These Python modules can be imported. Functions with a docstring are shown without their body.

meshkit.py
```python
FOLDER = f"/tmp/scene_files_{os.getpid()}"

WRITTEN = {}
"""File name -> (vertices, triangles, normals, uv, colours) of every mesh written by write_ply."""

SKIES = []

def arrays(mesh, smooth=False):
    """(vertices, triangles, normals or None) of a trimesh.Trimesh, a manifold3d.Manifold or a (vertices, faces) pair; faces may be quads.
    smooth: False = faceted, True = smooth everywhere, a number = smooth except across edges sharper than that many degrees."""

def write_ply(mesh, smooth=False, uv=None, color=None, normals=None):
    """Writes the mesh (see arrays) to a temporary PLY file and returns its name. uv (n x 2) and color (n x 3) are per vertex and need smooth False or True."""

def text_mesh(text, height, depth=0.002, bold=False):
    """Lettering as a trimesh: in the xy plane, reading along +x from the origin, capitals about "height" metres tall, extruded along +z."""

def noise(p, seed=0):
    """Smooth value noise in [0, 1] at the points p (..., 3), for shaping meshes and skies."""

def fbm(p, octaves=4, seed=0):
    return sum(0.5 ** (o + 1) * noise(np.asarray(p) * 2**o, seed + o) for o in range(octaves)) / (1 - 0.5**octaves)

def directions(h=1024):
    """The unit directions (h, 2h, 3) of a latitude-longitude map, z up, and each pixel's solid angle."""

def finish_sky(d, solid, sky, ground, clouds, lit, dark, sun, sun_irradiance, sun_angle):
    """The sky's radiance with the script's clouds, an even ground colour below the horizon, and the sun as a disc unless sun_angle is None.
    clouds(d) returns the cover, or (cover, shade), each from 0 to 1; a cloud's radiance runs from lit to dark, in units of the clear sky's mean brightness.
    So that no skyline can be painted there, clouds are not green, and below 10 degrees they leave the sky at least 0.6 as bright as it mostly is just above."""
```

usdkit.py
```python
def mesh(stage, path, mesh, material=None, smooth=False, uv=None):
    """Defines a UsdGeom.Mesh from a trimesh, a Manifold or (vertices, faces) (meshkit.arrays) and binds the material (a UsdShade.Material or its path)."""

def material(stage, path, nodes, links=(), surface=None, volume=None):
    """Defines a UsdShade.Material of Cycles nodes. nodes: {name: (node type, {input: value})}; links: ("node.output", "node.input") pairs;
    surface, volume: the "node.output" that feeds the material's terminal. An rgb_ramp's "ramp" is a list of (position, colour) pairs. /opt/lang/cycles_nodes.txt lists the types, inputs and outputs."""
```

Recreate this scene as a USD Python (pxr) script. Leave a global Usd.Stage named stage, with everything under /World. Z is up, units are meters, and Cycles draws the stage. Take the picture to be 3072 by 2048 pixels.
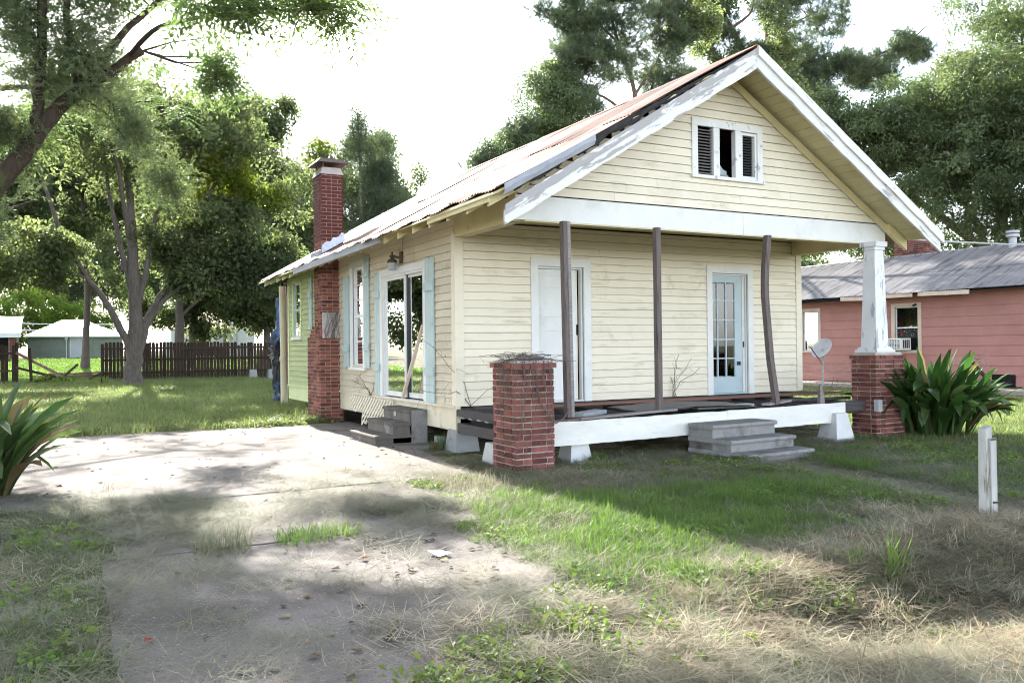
import math, random
import numpy as np, trimesh, usdkit, meshkit
from pxr import Usd, UsdGeom, UsdLux, UsdShade, Gf, Sdf, Vt

stage = Usd.Stage.CreateInMemory()
UsdGeom.Xform.Define(stage, '/World')
UsdGeom.Scope.Define(stage, '/World/Looks')
rng = np.random.default_rng(7)
PI = math.pi

# ------------------------------------------------------------------ camera, sky, sun
cam = UsdGeom.Camera.Define(stage, '/World/camera')
cam.AddTransformOp().Set(Gf.Matrix4d(0.88059, -0.473749, -0.011098, 0, 0.007136, -0.010161, 0.999923, 0,
                                     -0.473825, -0.880601, -0.005567, 0, -5.0174, -10.972, 1.4617, 1))
cam.CreateHorizontalApertureAttr(36.0); cam.CreateVerticalApertureAttr(24.0)
cam.CreateFocalLengthAttr(36.0 * 2575.6 / 3072)
cam.CreateClippingRangeAttr(Gf.Vec2f(0.05, 5000))
cam.CreateExposureAttr(2.18)
SUN_EL, SUN_AZ = math.radians(33.0), math.radians(1.7)
SD = np.array([math.sin(SUN_AZ) * math.cos(SUN_EL), math.cos(SUN_AZ) * math.cos(SUN_EL), math.sin(SUN_EL)])
usdkit.material(stage, '/World/Looks/sky_look', {
    's': ('sky_texture', {'sky_type': 'single_scattering', 'sun_disc': False, 'sun_elevation': SUN_EL, 'sun_rotation': SUN_AZ,
                          'air_density': 1.0, 'aerosol_density': 1.0, 'ozone_density': 1.0}),
    'w': ('rgb_to_bw', {}), 'tc': ('texture_coordinate', {}), 'mp': ('mapping', {'scale': (1.2, 1.2, 3.5)}), 'n': ('noise_texture', {'scale': 1.6, 'detail': 5, 'roughness': .55}),
    'f': ('map_range', {'from_min': .36, 'from_max': .62, 'to_min': .30, 'to_max': .85, 'clamp': True}), 'x': ('mix_color', {'use_clamp': False}),
    'b': ('background_shader', {'strength': 0.145})},    # thin white veil of high cloud over the clear sky
    [('s.color', 'w.color'), ('s.color', 'x.a'), ('w.val', 'x.b'), ('tc.generated', 'mp.vector'), ('mp.vector', 'n.vector'), ('n.fac', 'f.value'), ('f.result', 'x.fac'), ('x.result', 'b.color')], surface='b.background')
dome = UsdLux.DomeLight.Define(stage, '/World/sky')
UsdShade.MaterialBindingAPI.Apply(dome.GetPrim()).Bind(UsdShade.Material.Get(stage, '/World/Looks/sky_look'))
sun = UsdLux.DistantLight.Define(stage, '/World/sun')
sun.CreateNormalizeAttr(True); sun.CreateIntensityAttr(1.05); sun.CreateAngleAttr(0.5)
sun.CreateColorAttr(Gf.Vec3f(1.0, 0.95, 0.86))
_r = np.array([math.cos(SUN_AZ), -math.sin(SUN_AZ), 0]); _u = np.cross(SD, _r)
sun.AddTransformOp().Set(Gf.Matrix4d(*_r, 0, *_u, 0, *SD, 0, 0, 0, 50, 1))

# ------------------------------------------------------------------ materials
def mk(name, cols, ns=3.0, st=(1, 1, 1), detail=5, rough=.8, spec=.3, bump=0., bs=40., bst=None, rnd=0., layers=(), obj=False, trans=0., metal=0., tcol=None, hue=0., rot=None):
    """cols: one colour or a list spread over a noise; layers: (colour, noise scale, stretch, lo, hi) painted over."""
    n = {'g': ('geometry', {}), 'tc': ('texture_coordinate', {})}; L = []
    src = 'tc.object' if obj else 'g.position'
    if not isinstance(cols[0], (tuple, list)): cols = [cols, cols]
    n['m'] = ('mapping', {'scale': st}); L.append((src, 'm.vector'))
    MP = lambda stt, loc: ('mapping', {'scale': stt, 'location': loc}) if rot is None else ('mapping', {'mapping_type': 'texture', 'scale': tuple(1 / a for a in stt), 'rotation': (0, rot, 0), 'location': loc})
    n['n'] = ('noise_texture', {'scale': ns, 'detail': detail, 'roughness': .6}); L.append(('m.vector', 'n.vector'))
    k = len(cols); n['r'] = ('rgb_ramp', {'ramp': [(.3 + .4 * i / (k - 1), c) for i, c in enumerate(cols)]}); L.append(('n.fac', 'r.fac'))
    out = 'r.color'
    for i, (c, s, stt, lo, hi) in enumerate(layers):
        n[f'm{i}'] = MP(stt, (i * 3.7, i * 1.3, i * 5.1)); L.append((src, f'm{i}.vector'))
        n[f'n{i}'] = ('noise_texture', {'scale': s, 'detail': 7, 'roughness': .65}); L.append((f'm{i}.vector', f'n{i}.vector'))
        n[f'f{i}'] = ('map_range', {'from_min': lo, 'from_max': hi, 'to_min': 0., 'to_max': 1., 'clamp': True}); L.append((f'n{i}.fac', f'f{i}.value'))
        n[f'x{i}'] = ('mix_color', {'b': c}); L += [(f'f{i}.result', f'x{i}.fac'), (out, f'x{i}.a')]
        out = f'x{i}.result'
    if rnd or hue:
        n['oi'] = ('object_info', {})
        n['rv'] = ('map_range', {'from_min': 0., 'from_max': 1., 'to_min': 1 - rnd, 'to_max': 1 + rnd}); L.append(('oi.random', 'rv.result'.replace('result', 'value')))
        n['h'] = ('hsv', {}); L += [('rv.result', 'h.value'), (out, 'h.color')]
        if hue:
            n['ml'] = ('math', {'math_type': 'multiply', 'value2': 7.31}); n['fr'] = ('math', {'math_type': 'fraction'})
            n['rh'] = ('map_range', {'from_min': 0., 'from_max': 1., 'to_min': .5 - hue, 'to_max': .5 + hue})
            L += [('oi.random', 'ml.value1'), ('ml.value', 'fr.value1'), ('fr.value', 'rh.value'), ('rh.result', 'h.hue')]
        out = 'h.color'
    n['p'] = ('principled_bsdf', {'roughness': rough, 'specular_ior_level': spec, 'metallic': metal}); L.append((out, 'p.base_color'))
    if bump:
        n['bm'] = ('mapping', {'scale': bst or st}); L.append((src, 'bm.vector'))
        n['bn'] = ('noise_texture', {'scale': bs, 'detail': 4}); L.append(('bm.vector', 'bn.vector'))
        n['b'] = ('bump', {'strength': min(1., bump), 'distance': .01}); L += [('bn.fac', 'b.height'), ('b.normal', 'p.normal')]
    surf = 'p.BSDF'
    if trans:
        n['t'] = ('translucent_bsdf', {})
        if tcol: n['tm'] = ('mix_color', {'blend_type': 'multiply', 'fac': 1., 'b': tcol, 'use_clamp': False}); L += [(out, 'tm.a'), ('tm.result', 't.color')]
        else: L.append((out, 't.color'))
        n['mc'] = ('mix_closure', {'fac': trans}); L += [('p.BSDF', 'mc.closure1'), ('t.BSDF', 'mc.closure2')]
        surf = 'mc.closure'
    return usdkit.material(stage, '/World/Looks/' + name, n, L, surface=surf)

one = (1, 1, 1)
WOODG = (.17, .16, .16)
M = dict(
    cream=mk('cream_paint', [(.585, .53, .42), (.665, .61, .50), (.635, .583, .48)], 1.3, rough=.62, rnd=.035, bump=.25, bs=30, bst=(1, 1, 6),
             layers=[((.38, .31, .19), 2.2, (1, 1, 1), .60, .85), ((.14, .11, .08), 9, (1, 1, 2), .72, .76), ((.16, .13, .09), 42, one, .715, .735), ((.42, .36, .26), 3.5, (.4, 1, 3), .58, .76)]),
    creamold=mk('weathered_cream_paint', [(.60, .535, .42), (.69, .62, .505), (.65, .59, .48)], 1.3, rough=.65, rnd=.05, bump=.3, bs=30, bst=(1, 1, 6),
             layers=[((.42, .33, .20), 2.2, (1, 1, 1), .56, .8), ((.10, .085, .07), 7, (1, 1.4, .8), .66, .71), ((.15, .12, .09), 2.6, (3, 3, .5), .66, .78), ((.2, .17, .12), 50, one, .73, .77)]),
    green=mk('pale_green_paint', [(.50, .56, .29), (.58, .63, .36)], 2, rough=.65, rnd=.04, layers=[((.3, .3, .15), 4, one, .6, .8)]),
    soffit=mk('soffit_paint', [(.50, .43, .24), (.62, .55, .34)], 2, rough=.7, rnd=.05, layers=[((.12, .10, .06), 5, one, .66, .74)]),
    white=mk('old_white_paint', [(.57, .575, .575), (.65, .655, .65)], 2, rough=.55, bump=.2, bs=60, layers=[((.50, .50, .47), 3, one, .55, .8), ((.2, .19, .17), 22, (1, 1, .5), .72, .75)]),
    rimw=mk('rim_white_paint', [(.56, .555, .53), (.66, .66, .645)], 2, (1, 1, 3), rough=.6, layers=[((.5, .46, .34), 5, (.5, 1, 3), .55, .75), ((.1, .09, .08), 12, (.5, 1, 4), .69, .72)]),
    peel=mk('peeling_white_paint', [(.57, .575, .57), (.65, .65, .645)], 3, rough=.6, bump=.35, bs=50,
            layers=[((.36, .35, .38), 5, (1, 1, .8), .585, .61), ((.13, .12, .12), 26, (1, 1, .6), .67, .70)]),
    **{k: mk(nm, [(.55, .555, .55), (.63, .63, .625)], 3, rough=.65, bump=.35, bs=50, rot=a,
            layers=[((.31, .30, .305), 6, (.35, 1, 2.2), lo, lo + .03), ((.40, .36, .29), 5, (.4, 1, 2.), .62, .72), ((.10, .095, .09), 15, (.3, 1, 3.), .66, .70)]) for k, nm, a, lo in (('peelL', 'peeling_rake_left', -.53, .54), ('peelR', 'peeling_rake_right', .55, .60), ('greyL', 'grey_rake_left', -.53, .42))},
    peelcol=mk('peeling_column_paint', [(.54, .555, .58), (.62, .63, .65)], 3, rough=.6, bump=.35, bs=50,
            layers=[((.33, .34, .37), 3.2, (2.5, 2.5, .5), .56, .58), ((.12, .11, .11), 18, (2, 2, .4), .72, .74)]),
    barefascia=mk('bare_fascia', [(.28, .27, .33), (.36, .35, .41)], 5, rough=.75, bump=.3, layers=[((.62, .62, .65), 4, one, .53, .56), ((.08, .08, .08), 14, one, .70, .73)]),
    blue=mk('pale_blue_paint', [(.33, .42, .43), (.40, .49, .50)], 2, rough=.6, layers=[((.26, .30, .28), 6, (1, 1, .4), .62, .72), ((.10, .09, .08), 16, one, .72, .75)]),
    doorblue=mk('pale_blue_door_paint', [(.34, .42, .455), (.41, .49, .52)], 2, rough=.45, layers=[((.10, .12, .13), 14, one, .72, .74), ((.3, .36, .38), 4, one, .6, .8)]),
    brick=mk('brick', [(.105, .038, .033), (.165, .064, .052)], 6, rough=.88, spec=.2, rnd=.45, hue=.012, bump=.6, bs=60, layers=[((.08, .04, .04), 8, one, .58, .72), ((.36, .30, .27), 30, one, .70, .76)]),
    brickr=mk('chimney_brick', [(.14, .044, .034), (.21, .075, .055)], 6, rough=.88, spec=.2, rnd=.45, hue=.012, bump=.6, bs=60, layers=[((.08, .04, .035), 5, one, .60, .74), ((.45, .36, .31), 12, one, .69, .74)]),
    mortar=mk('mortar', [(.26, .235, .21), (.38, .35, .31)], 8, rough=.95, bump=.5, bs=90, layers=[((.15, .13, .11), 4, one, .6, .8)]),
    cement=mk('cement_patch', [(.34, .31, .30), (.42, .39, .38)], 8, rough=.95, bump=.4, layers=[((.10, .08, .07), 9, (6, 6, .7), .66, .70)]),
    wood=mk('grey_weathered_wood', [(.055, .040, .038), (.135, .11, .105), (.085, .068, .065)], 6, (8, 8, .5), rough=.85, bump=.5, bs=30, bst=(8, 8, .5)),
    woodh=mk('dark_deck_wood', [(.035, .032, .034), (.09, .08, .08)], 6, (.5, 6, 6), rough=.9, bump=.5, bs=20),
    woodg=mk('grey_plank_wood', [(.15, .135, .13), (.28, .26, .26)], 5, (.6, 8, 8), rough=.9, bump=.5, bs=20, rnd=.2),
    woodr=mk('red_brown_plank', [(.12, .055, .04), (.20, .10, .075)], 5, (.6, 8, 8), rough=.85, rnd=.2),
    fence=mk('dark_fence_wood', [(.028, .018, .013), (.06, .042, .033)], 5, (6, 6, .6), rough=.9, rnd=.35),
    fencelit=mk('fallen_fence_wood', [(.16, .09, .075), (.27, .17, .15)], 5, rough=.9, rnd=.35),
    conc=mk('concrete_slab', [(.165, .147, .138), (.275, .245, .23)], 1.2, rough=.9, spec=.2, bump=.6, bs=120,
            layers=[((.125, .11, .10), 1.1, one, .50, .66), ((.10, .09, .085), 48, one, .57, .66), ((.60, .57, .53), 62, one, .62, .68), ((.16, .13, .10), 3.5, one, .64, .72)]),
    step=mk('grey_step_concrete', [(.18, .178, .18), (.25, .248, .25)], 3, rough=.85, bump=.4, bs=80, layers=[((.10, .095, .09), 3, one, .50, .66), ((.6, .6, .6), 60, one, .72, .75)]),
    darkstep=mk('stained_step_concrete', [(.075, .066, .06), (.15, .135, .125)], 3, rough=.85, bump=.4, bs=80, layers=[((.32, .32, .33), 2.0, one, .60, .72)]),
    block=mk('footing_concrete', [(.27, .28, .29), (.36, .37, .38)], 4, rough=.9, bump=.4, layers=[((.15, .15, .13), 4, one, .6, .75)]),
    blockw=mk('white_footing', [(.46, .47, .48), (.56, .57, .58)], 4, rough=.8, layers=[((.4, .4, .38), 5, one, .58, .75)]),
    skirt=mk('skirt_paint', [(.52, .47, .36), (.64, .58, .46)], 2, rough=.7, layers=[((.30, .24, .16), 3, one, .55, .75), ((.09, .08, .07), 6, (2, 2, .7), .66, .70)]),
    roof=mk('rusty_tin', [(.25, .22, .21), (.19, .14, .12), (.31, .28, .27)], 2.0, (.5, 3, .5), rough=.65, spec=.15, rnd=.06,
            layers=[((.31, .145, .10), 1.6, (.35, 3.2, .35), .43, .54), ((.15, .065, .045), 3.2, (.4, 6, .4), .58, .66)]),
    tar=mk('tar_paper', [(.012, .012, .014), (.03, .03, .034)], 7, rough=.7, bump=.6, bs=12),
    flash=mk('grey_flashing', [(.22, .23, .26), (.30, .31, .35)], 5, rough=.5, spec=.5),
    flashw=mk('bluish_sealant', [(.45, .50, .62), (.70, .73, .80)], 14, rough=.6, spec=.5, bump=.8, bs=30),
    pink=mk('pink_paint', [(.37, .18, .155), (.44, .225, .195)], 1.2, rough=.7, rnd=.03, layers=[((.38, .17, .16), 3, (1, 1, 2), .55, .8)]),
    pinkroof=mk('streaky_tin', [(.14, .135, .135), (.26, .25, .255), (.18, .17, .168)], 2.2, (.5, 5, .5), rough=.45, spec=.5, rnd=.08, layers=[((.07, .065, .065), 1.8, (.4, 3, .4), .50, .66), ((.16, .08, .05), 3, (.4, 5, .4), .66, .75)]),
    trim=mk('tan_trim', [(.46, .37, .29), (.54, .44, .36)], 3, rough=.7),
    dark=mk('dark_inside', (.012, .012, .013), rough=.95, spec=.1),
    inside=mk('room_inside', [(.10, .09, .08), (.14, .13, .12)], 1, rough=.95, spec=.1),
    louvre=mk('dark_louvre', [(.11, .10, .10), (.17, .16, .155)], 6, rough=.8),
    curtain=mk('sheer_curtain', [(.50, .45, .41), (.66, .60, .55)], 9, (1, 1, .35), rough=.9, layers=[((.25, .20, .18), 9, one, .52, .56)]),
    floral=mk('floral_curtain', [(.01, .012, .012), (.03, .035, .03)], 6, rough=.9, layers=[((.25, .28, .24), 16, one, .58, .62), ((.33, .02, .03), 5, one, .58, .62)]),
    blind=mk('white_blind', [(.26, .29, .31), (.33, .36, .38)], 3, rough=.8),
    black=mk('black_metal', (.02, .02, .022), rough=.5, spec=.5),
    bronze=mk('bronze_metal', [(.045, .03, .02), (.075, .05, .035)], 9, rough=.5, spec=.5),
    galv=mk('grey_metal', [(.30, .31, .33), (.40, .41, .43)], 6, rough=.45, spec=.5, metal=.3),
    dish=mk('dish_grey', [(.33, .33, .33), (.44, .44, .43)], 3, rough=.5, spec=.4),
    acw=mk('unit_casing', [(.62, .62, .58), (.70, .70, .66)], 4, rough=.5),
    drain=mk('drain_pipe_paint', [(.55, .48, .32), (.64, .58, .42)], 3, rough=.6, layers=[((.35, .28, .18), 3, (3, 3, .4), .6, .7)]),
    tarp=mk('blue_tarp', [(.03, .07, .19), (.07, .15, .34)], 6, rough=.45, spec=.5, layers=[((.55, .60, .70), 8, one, .64, .68), ((.02, .02, .028), 1.6, one, .44, .52)]),
    garage=mk('grey_green_block', [(.20, .235, .20), (.26, .295, .255)], 2, rough=.9),
    whiteroof=mk('bright_tin', [(.72, .72, .72), (.80, .80, .80)], 2, rough=.35, spec=.5),
    farwhite=mk('far_white_wall', [(.66, .70, .72), (.74, .77, .78)], 2, rough=.8),
    farpink=mk('far_pink_roof', [(.42, .27, .24), (.50, .35, .31)], 2, rough=.8),
    fardoor=mk('pale_door', [(.50, .55, .58), (.56, .60, .63)], 2, rough=.6),
    bark=mk('grey_bark', [(.075, .062, .052), (.15, .13, .115)], 7, (3, 3, .6), rough=.95, bump=1., bs=14, bst=(3, 3, .6)),
    barkl=mk('pale_bark', [(.15, .13, .115), (.27, .25, .23)], 6, (3, 3, .6), rough=.95, bump=.8, bs=14, bst=(3, 3, .6)),
    barkd=mk('dark_bark', [(.022, .016, .012), (.055, .038, .028)], 7, (3, 3, .8), rough=.95, bump=1., bs=12, layers=[((.05, .07, .02), 3, one, .58, .7)]),
    barkp=mk('pine_bark', [(.085, .058, .042), (.16, .115, .09)], 6, (3, 3, .6), rough=.95, bump=1., bs=12),
    pole=mk('pole_wood', [(.09, .07, .06), (.15, .12, .10)], 5, (6, 6, .6), rough=.9),
    stake=mk('stake_wood', [(.30, .29, .28), (.43, .43, .42)], 4, (4, 4, .8), rough=.8, bump=.4, layers=[((.17, .15, .12), 4, (5, 5, .6), .58, .66), ((.05, .045, .04), 14, one, .70, .73)]),
    paper=mk('paper', (.66, .65, .58), rough=.8), pvc=mk('grey_pvc', [(.20, .20, .19), (.28, .28, .26)], 6, rough=.5),
    redleaf=mk('red_leaf', [(.22, .02, .012), (.32, .06, .02)], 9, rough=.7), vine=mk('dry_stem', [(.07, .05, .045), (.16, .13, .12)], 12, rough=.9),
    wire=mk('rusty_wire', [(.25, .16, .13), (.36, .28, .25)], 9, rough=.7),
    gravel=mk('grey_gravel', [(.20, .175, .155), (.30, .27, .245)], 6, rough=.95, bump=.6, bs=60),
)
def leafmat(name, cols, rough=.45, trans=.4, rnd=.3, hue=.018, spec=.4, tcol=(1.55, 1.65, 1.05), ns=.35):
    return mk(name, cols, ns, rough=rough, spec=spec, rnd=rnd, hue=hue, trans=trans, tcol=tcol, detail=3)
L_oak = leafmat('oak_leaf', [(0.083, 0.118, 0.055), (0.143, 0.186, 0.090), (0.112, 0.152, 0.072)], rough=.34, trans=.42, spec=.8)
L_broad = leafmat('broad_leaf', [(0.100, 0.127, 0.065), (0.168, 0.197, 0.107), (0.135, 0.166, 0.087)], rough=.4, trans=.56)
L_yel = leafmat('yellow_green_leaf', [(.13, .17, .022), (.19, .21, .028)], rough=.45, trans=.55, hue=.03)
L_dark = leafmat('dark_leaf', [(0.061, 0.089, 0.049), (0.101, 0.133, 0.071)], rough=.4, trans=.48)
L_pecan = leafmat('pecan_leaf', [(0.086, 0.131, 0.059), (0.140, 0.193, 0.086)], rough=.4, trans=.56)
L_cedar = leafmat('cedar_spray', [(0.099, 0.135, 0.069), (0.163, 0.199, 0.115)], rough=.6, trans=.35)
L_pine = leafmat('pine_needle', [(0.084, 0.122, 0.069), (0.153, 0.195, 0.118)], rough=.45, trans=.3, spec=.5)
L_wisp = leafmat('blue_green_leaf', [(0.106, 0.138, 0.090), (0.167, 0.204, 0.141)], rough=.5, trans=.45)
L_lime = leafmat('lime_leaf', [(.12, .19, .03), (.18, .25, .05)], rough=.5, trans=.56)
L_weed = leafmat('small_weed_leaf', [(.12, .165, .045), (.17, .22, .07)], rough=.5, trans=.4)
L_red = leafmat('dead_red_leaf', [(.16, .055, .03), (.22, .09, .05)], rough=.8, trans=.3)
L_lily = leafmat('strap_leaf', [(.022, .060, .014), (.040, .092, .022)], rough=.28, trans=.34, rnd=.25, spec=.6, ns=2)
L_dead = leafmat('withered_leaf', [(.16, .11, .05), (.24, .18, .09)], rough=.7, trans=.3, ns=3)
L_lilyg = leafmat('pale_strap_leaf', [(.075, .125, .045), (.11, .165, .065)], rough=.33, trans=.34, rnd=.25, spec=.6, ns=2)
G_green = leafmat('green_grass', [(.066, .115, .032), (.108, .165, .050)], rough=.5, trans=.4, rnd=.25, hue=.012, ns=1.2)
G_lush = leafmat('lush_grass', [(.095, .168, .036), (.148, .228, .056)], rough=.5, trans=.45, rnd=.25, hue=.01, ns=1.2)
G_back = leafmat('back_grass', [(.145, .185, .075), (.235, .270, .125)], rough=.5, trans=.45, rnd=.3, hue=.012, ns=.8)
G_dry = leafmat('dry_grass', [(.32, .275, .18), (.46, .41, .30)], rough=.7, trans=.25, rnd=.35, hue=.015, tcol=(1, 1, 1), ns=1.2)
G_hay = leafmat('grey_green_clippings', [(.17, .18, .105), (.27, .27, .185)], rough=.7, trans=.25, rnd=.3, hue=.015, tcol=(1, 1, 1), ns=1.2)
G_brown = leafmat('brown_stubble', [(.19, .14, .085), (.30, .24, .16)], rough=.8, trans=.2, rnd=.35, hue=.015, tcol=(1, 1, 1), ns=1.2)

M['soil'] = mk('soil', [(.085, .072, .048), (.15, .13, .085)], 1.5, rough=.95, spec=.1, bump=1., bs=40,
               layers=[((.055, .075, .022), 1.1, one, .45, .62), ((.27, .235, .165), 4, one, .48, .64), ((.06, .045, .035), 9, one, .60, .70)])
M['path'] = mk('worn_soil', [(.20, .185, .17), (.29, .27, .25)], 3, rough=.95, spec=.1, bump=.8, bs=60, layers=[((.12, .10, .075), 6, one, .55, .7)])
def pane(name, tint, base_fac=.06):
    return usdkit.material(stage, '/World/Looks/' + name, {
        'f': ('fresnel', {'IOR': 1.55}), 'a': ('math', {'math_type': 'add', 'value2': base_fac, 'use_clamp': True}),
        't': ('transparent_bsdf', {'color': tint}), 'g': ('glossy_bsdf', {'color': (.95, .97, 1), 'roughness': .01}), 'm': ('mix_closure', {})},
        [('f.fac', 'a.value1'), ('a.value', 'm.fac'), ('t.BSDF', 'm.closure1'), ('g.BSDF', 'm.closure2')], surface='m.closure')
M['glass'] = pane('window_glass', (.75, .78, .78)); M['glassdark'] = pane('door_glass', (.42, .44, .44), .16)

# ------------------------------------------------------------------ shape helpers
class MB:
    def __init__(s): s.v = []; s.f = []; s.n = 0
    def add(s, v, f):
        v = np.asarray(v, float); f = np.asarray(f, int)
        if f.shape[1] == 4: f = np.vstack([f[:, [0, 1, 2]], f[:, [0, 2, 3]]])
        s.v.append(v); s.f.append(f + s.n); s.n += len(v); return s
    def box(s, x0, x1, y0, y1, z0, z1):
        v = [(x, y, z) for z in (z0, z1) for y in (y0, y1) for x in (x0, x1)]
        return s.add(v, [(0, 2, 3, 1), (4, 5, 7, 6), (0, 1, 5, 4), (2, 6, 7, 3), (0, 4, 6, 2), (1, 3, 7, 5)])
    def hexa(s, v):   # 8 corners in the box order
        return s.add(v, [(0, 2, 3, 1), (4, 5, 7, 6), (0, 1, 5, 4), (2, 6, 7, 3), (0, 4, 6, 2), (1, 3, 7, 5)])
    def bar(s, p, q, w, h, up=(0, 0, 1), w2=None, h2=None):
        p, q = np.asarray(p, float), np.asarray(q, float); d = q - p; d /= np.linalg.norm(d)
        a = np.cross(d, up); a /= np.linalg.norm(a); b = np.cross(a, d); w2 = w2 or w; h2 = h2 or h
        v = [c + a * i * ww / 2 + b * j * hh / 2 for c, ww, hh in ((p, w, h), (q, w2, h2)) for j in (-1, 1) for i in (-1, 1)]
        return s.hexa(v)
    def tube(s, pts, r, n=8, cap=True):
        pts = np.asarray(pts, float); r = np.broadcast_to(r, len(pts)); V = []; F = []
        t = np.gradient(pts, axis=0); t /= np.maximum(np.linalg.norm(t, axis=1, keepdims=True), 1e-9)
        a = np.cross(t[0], (0.31, 0.2, 1.0) if abs(t[0][2]) < .9 else (1, .1, 0)); a /= np.linalg.norm(a)
        for i in range(len(pts)):
            a = a - t[i] * (a @ t[i]); a /= np.linalg.norm(a); b = np.cross(t[i], a)
            for k in range(n):
                an = 2 * PI * k / n; V.append(pts[i] + r[i] * (math.cos(an) * a + math.sin(an) * b))
        for i in range(len(pts) - 1):
            for k in range(n): F.append((i * n + k, i * n + (k + 1) % n, (i + 1) * n + (k + 1) % n, (i + 1) * n + k))
        s.add(V, F)
        if cap:
            for e, o in ((0, 0), (len(pts) - 1, (len(pts) - 1) * n)):
                vv = V[o:o + n] + [pts[e]]; ff = [((k + 1) % n, k, n) if e == 0 else (k, (k + 1) % n, n) for k in range(n)]; s.add(vv, ff)
        return s
    def prism(s, poly, fn, t0, t1):  # convex 2D polygon; fn(a, b, t) -> point
        n = len(poly); v = [fn(a, b, t) for t in (t0, t1) for a, b in poly]
        f = [(0, i + 1, i) for i in range(1, n - 1)] + [(n, n + i, n + i + 1) for i in range(1, n - 1)]
        s.add(v, f)
        s.add(v, [(i, (i + 1) % n, n + (i + 1) % n, n + i) for i in range(n)]); return s
    def lathe(s, prof, c, n=16):
        V = []; F = []
        for r, z in prof:
            for k in range(n): V.append((c[0] + r * math.cos(2 * PI * k / n), c[1] + r * math.sin(2 * PI * k / n), c[2] + z))
        for i in range(len(prof) - 1):
            for k in range(n): F.append((i * n + k, i * n + (k + 1) % n, (i + 1) * n + (k + 1) % n, (i + 1) * n + k))
        return s.add(V, F)
    def mesh(s): return (np.vstack(s.v), np.vstack(s.f))

used = {}
def fresh(parent, name):
    k = used.get((parent, name), 0); used[(parent, name)] = k + 1
    return f'{parent}/{name}' + (f'_{k:03d}' if k else '')
def setdata(p, label=None, cat=None, group=None, kind=None):
    for k, v in (('label', label), ('category', cat), ('group', group), ('kind', kind)):
        if v: p.SetCustomDataByKey(k, v)
def thing(name, label, cat, loc=(0, 0, 0), rz=0, group=None, kind=None):
    p = fresh('/World', name); x = UsdGeom.Xform.Define(stage, p)
    if any(loc): x.AddTranslateOp().Set(Gf.Vec3d(*map(float, loc)))
    if rz: x.AddRotateZOp().Set(float(rz))
    setdata(x.GetPrim(), label, cat, group, kind); return p
def part(parent, name, mb, mat, label=None, smooth=False, kind=None):
    p = fresh(parent, name)
    m = usdkit.mesh(stage, p, mb.mesh() if isinstance(mb, MB) else mb, mat if not isinstance(mat, str) else M[mat], smooth=smooth)
    setdata(m.GetPrim(), label, kind=kind); return p
def single(name, mb, mat, label, cat=None, group=None, kind=None, smooth=False):
    p = part('/World', name, mb, mat, smooth=smooth); setdata(stage.GetPrimAtPath(p), label, cat, group, kind); return p
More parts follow.
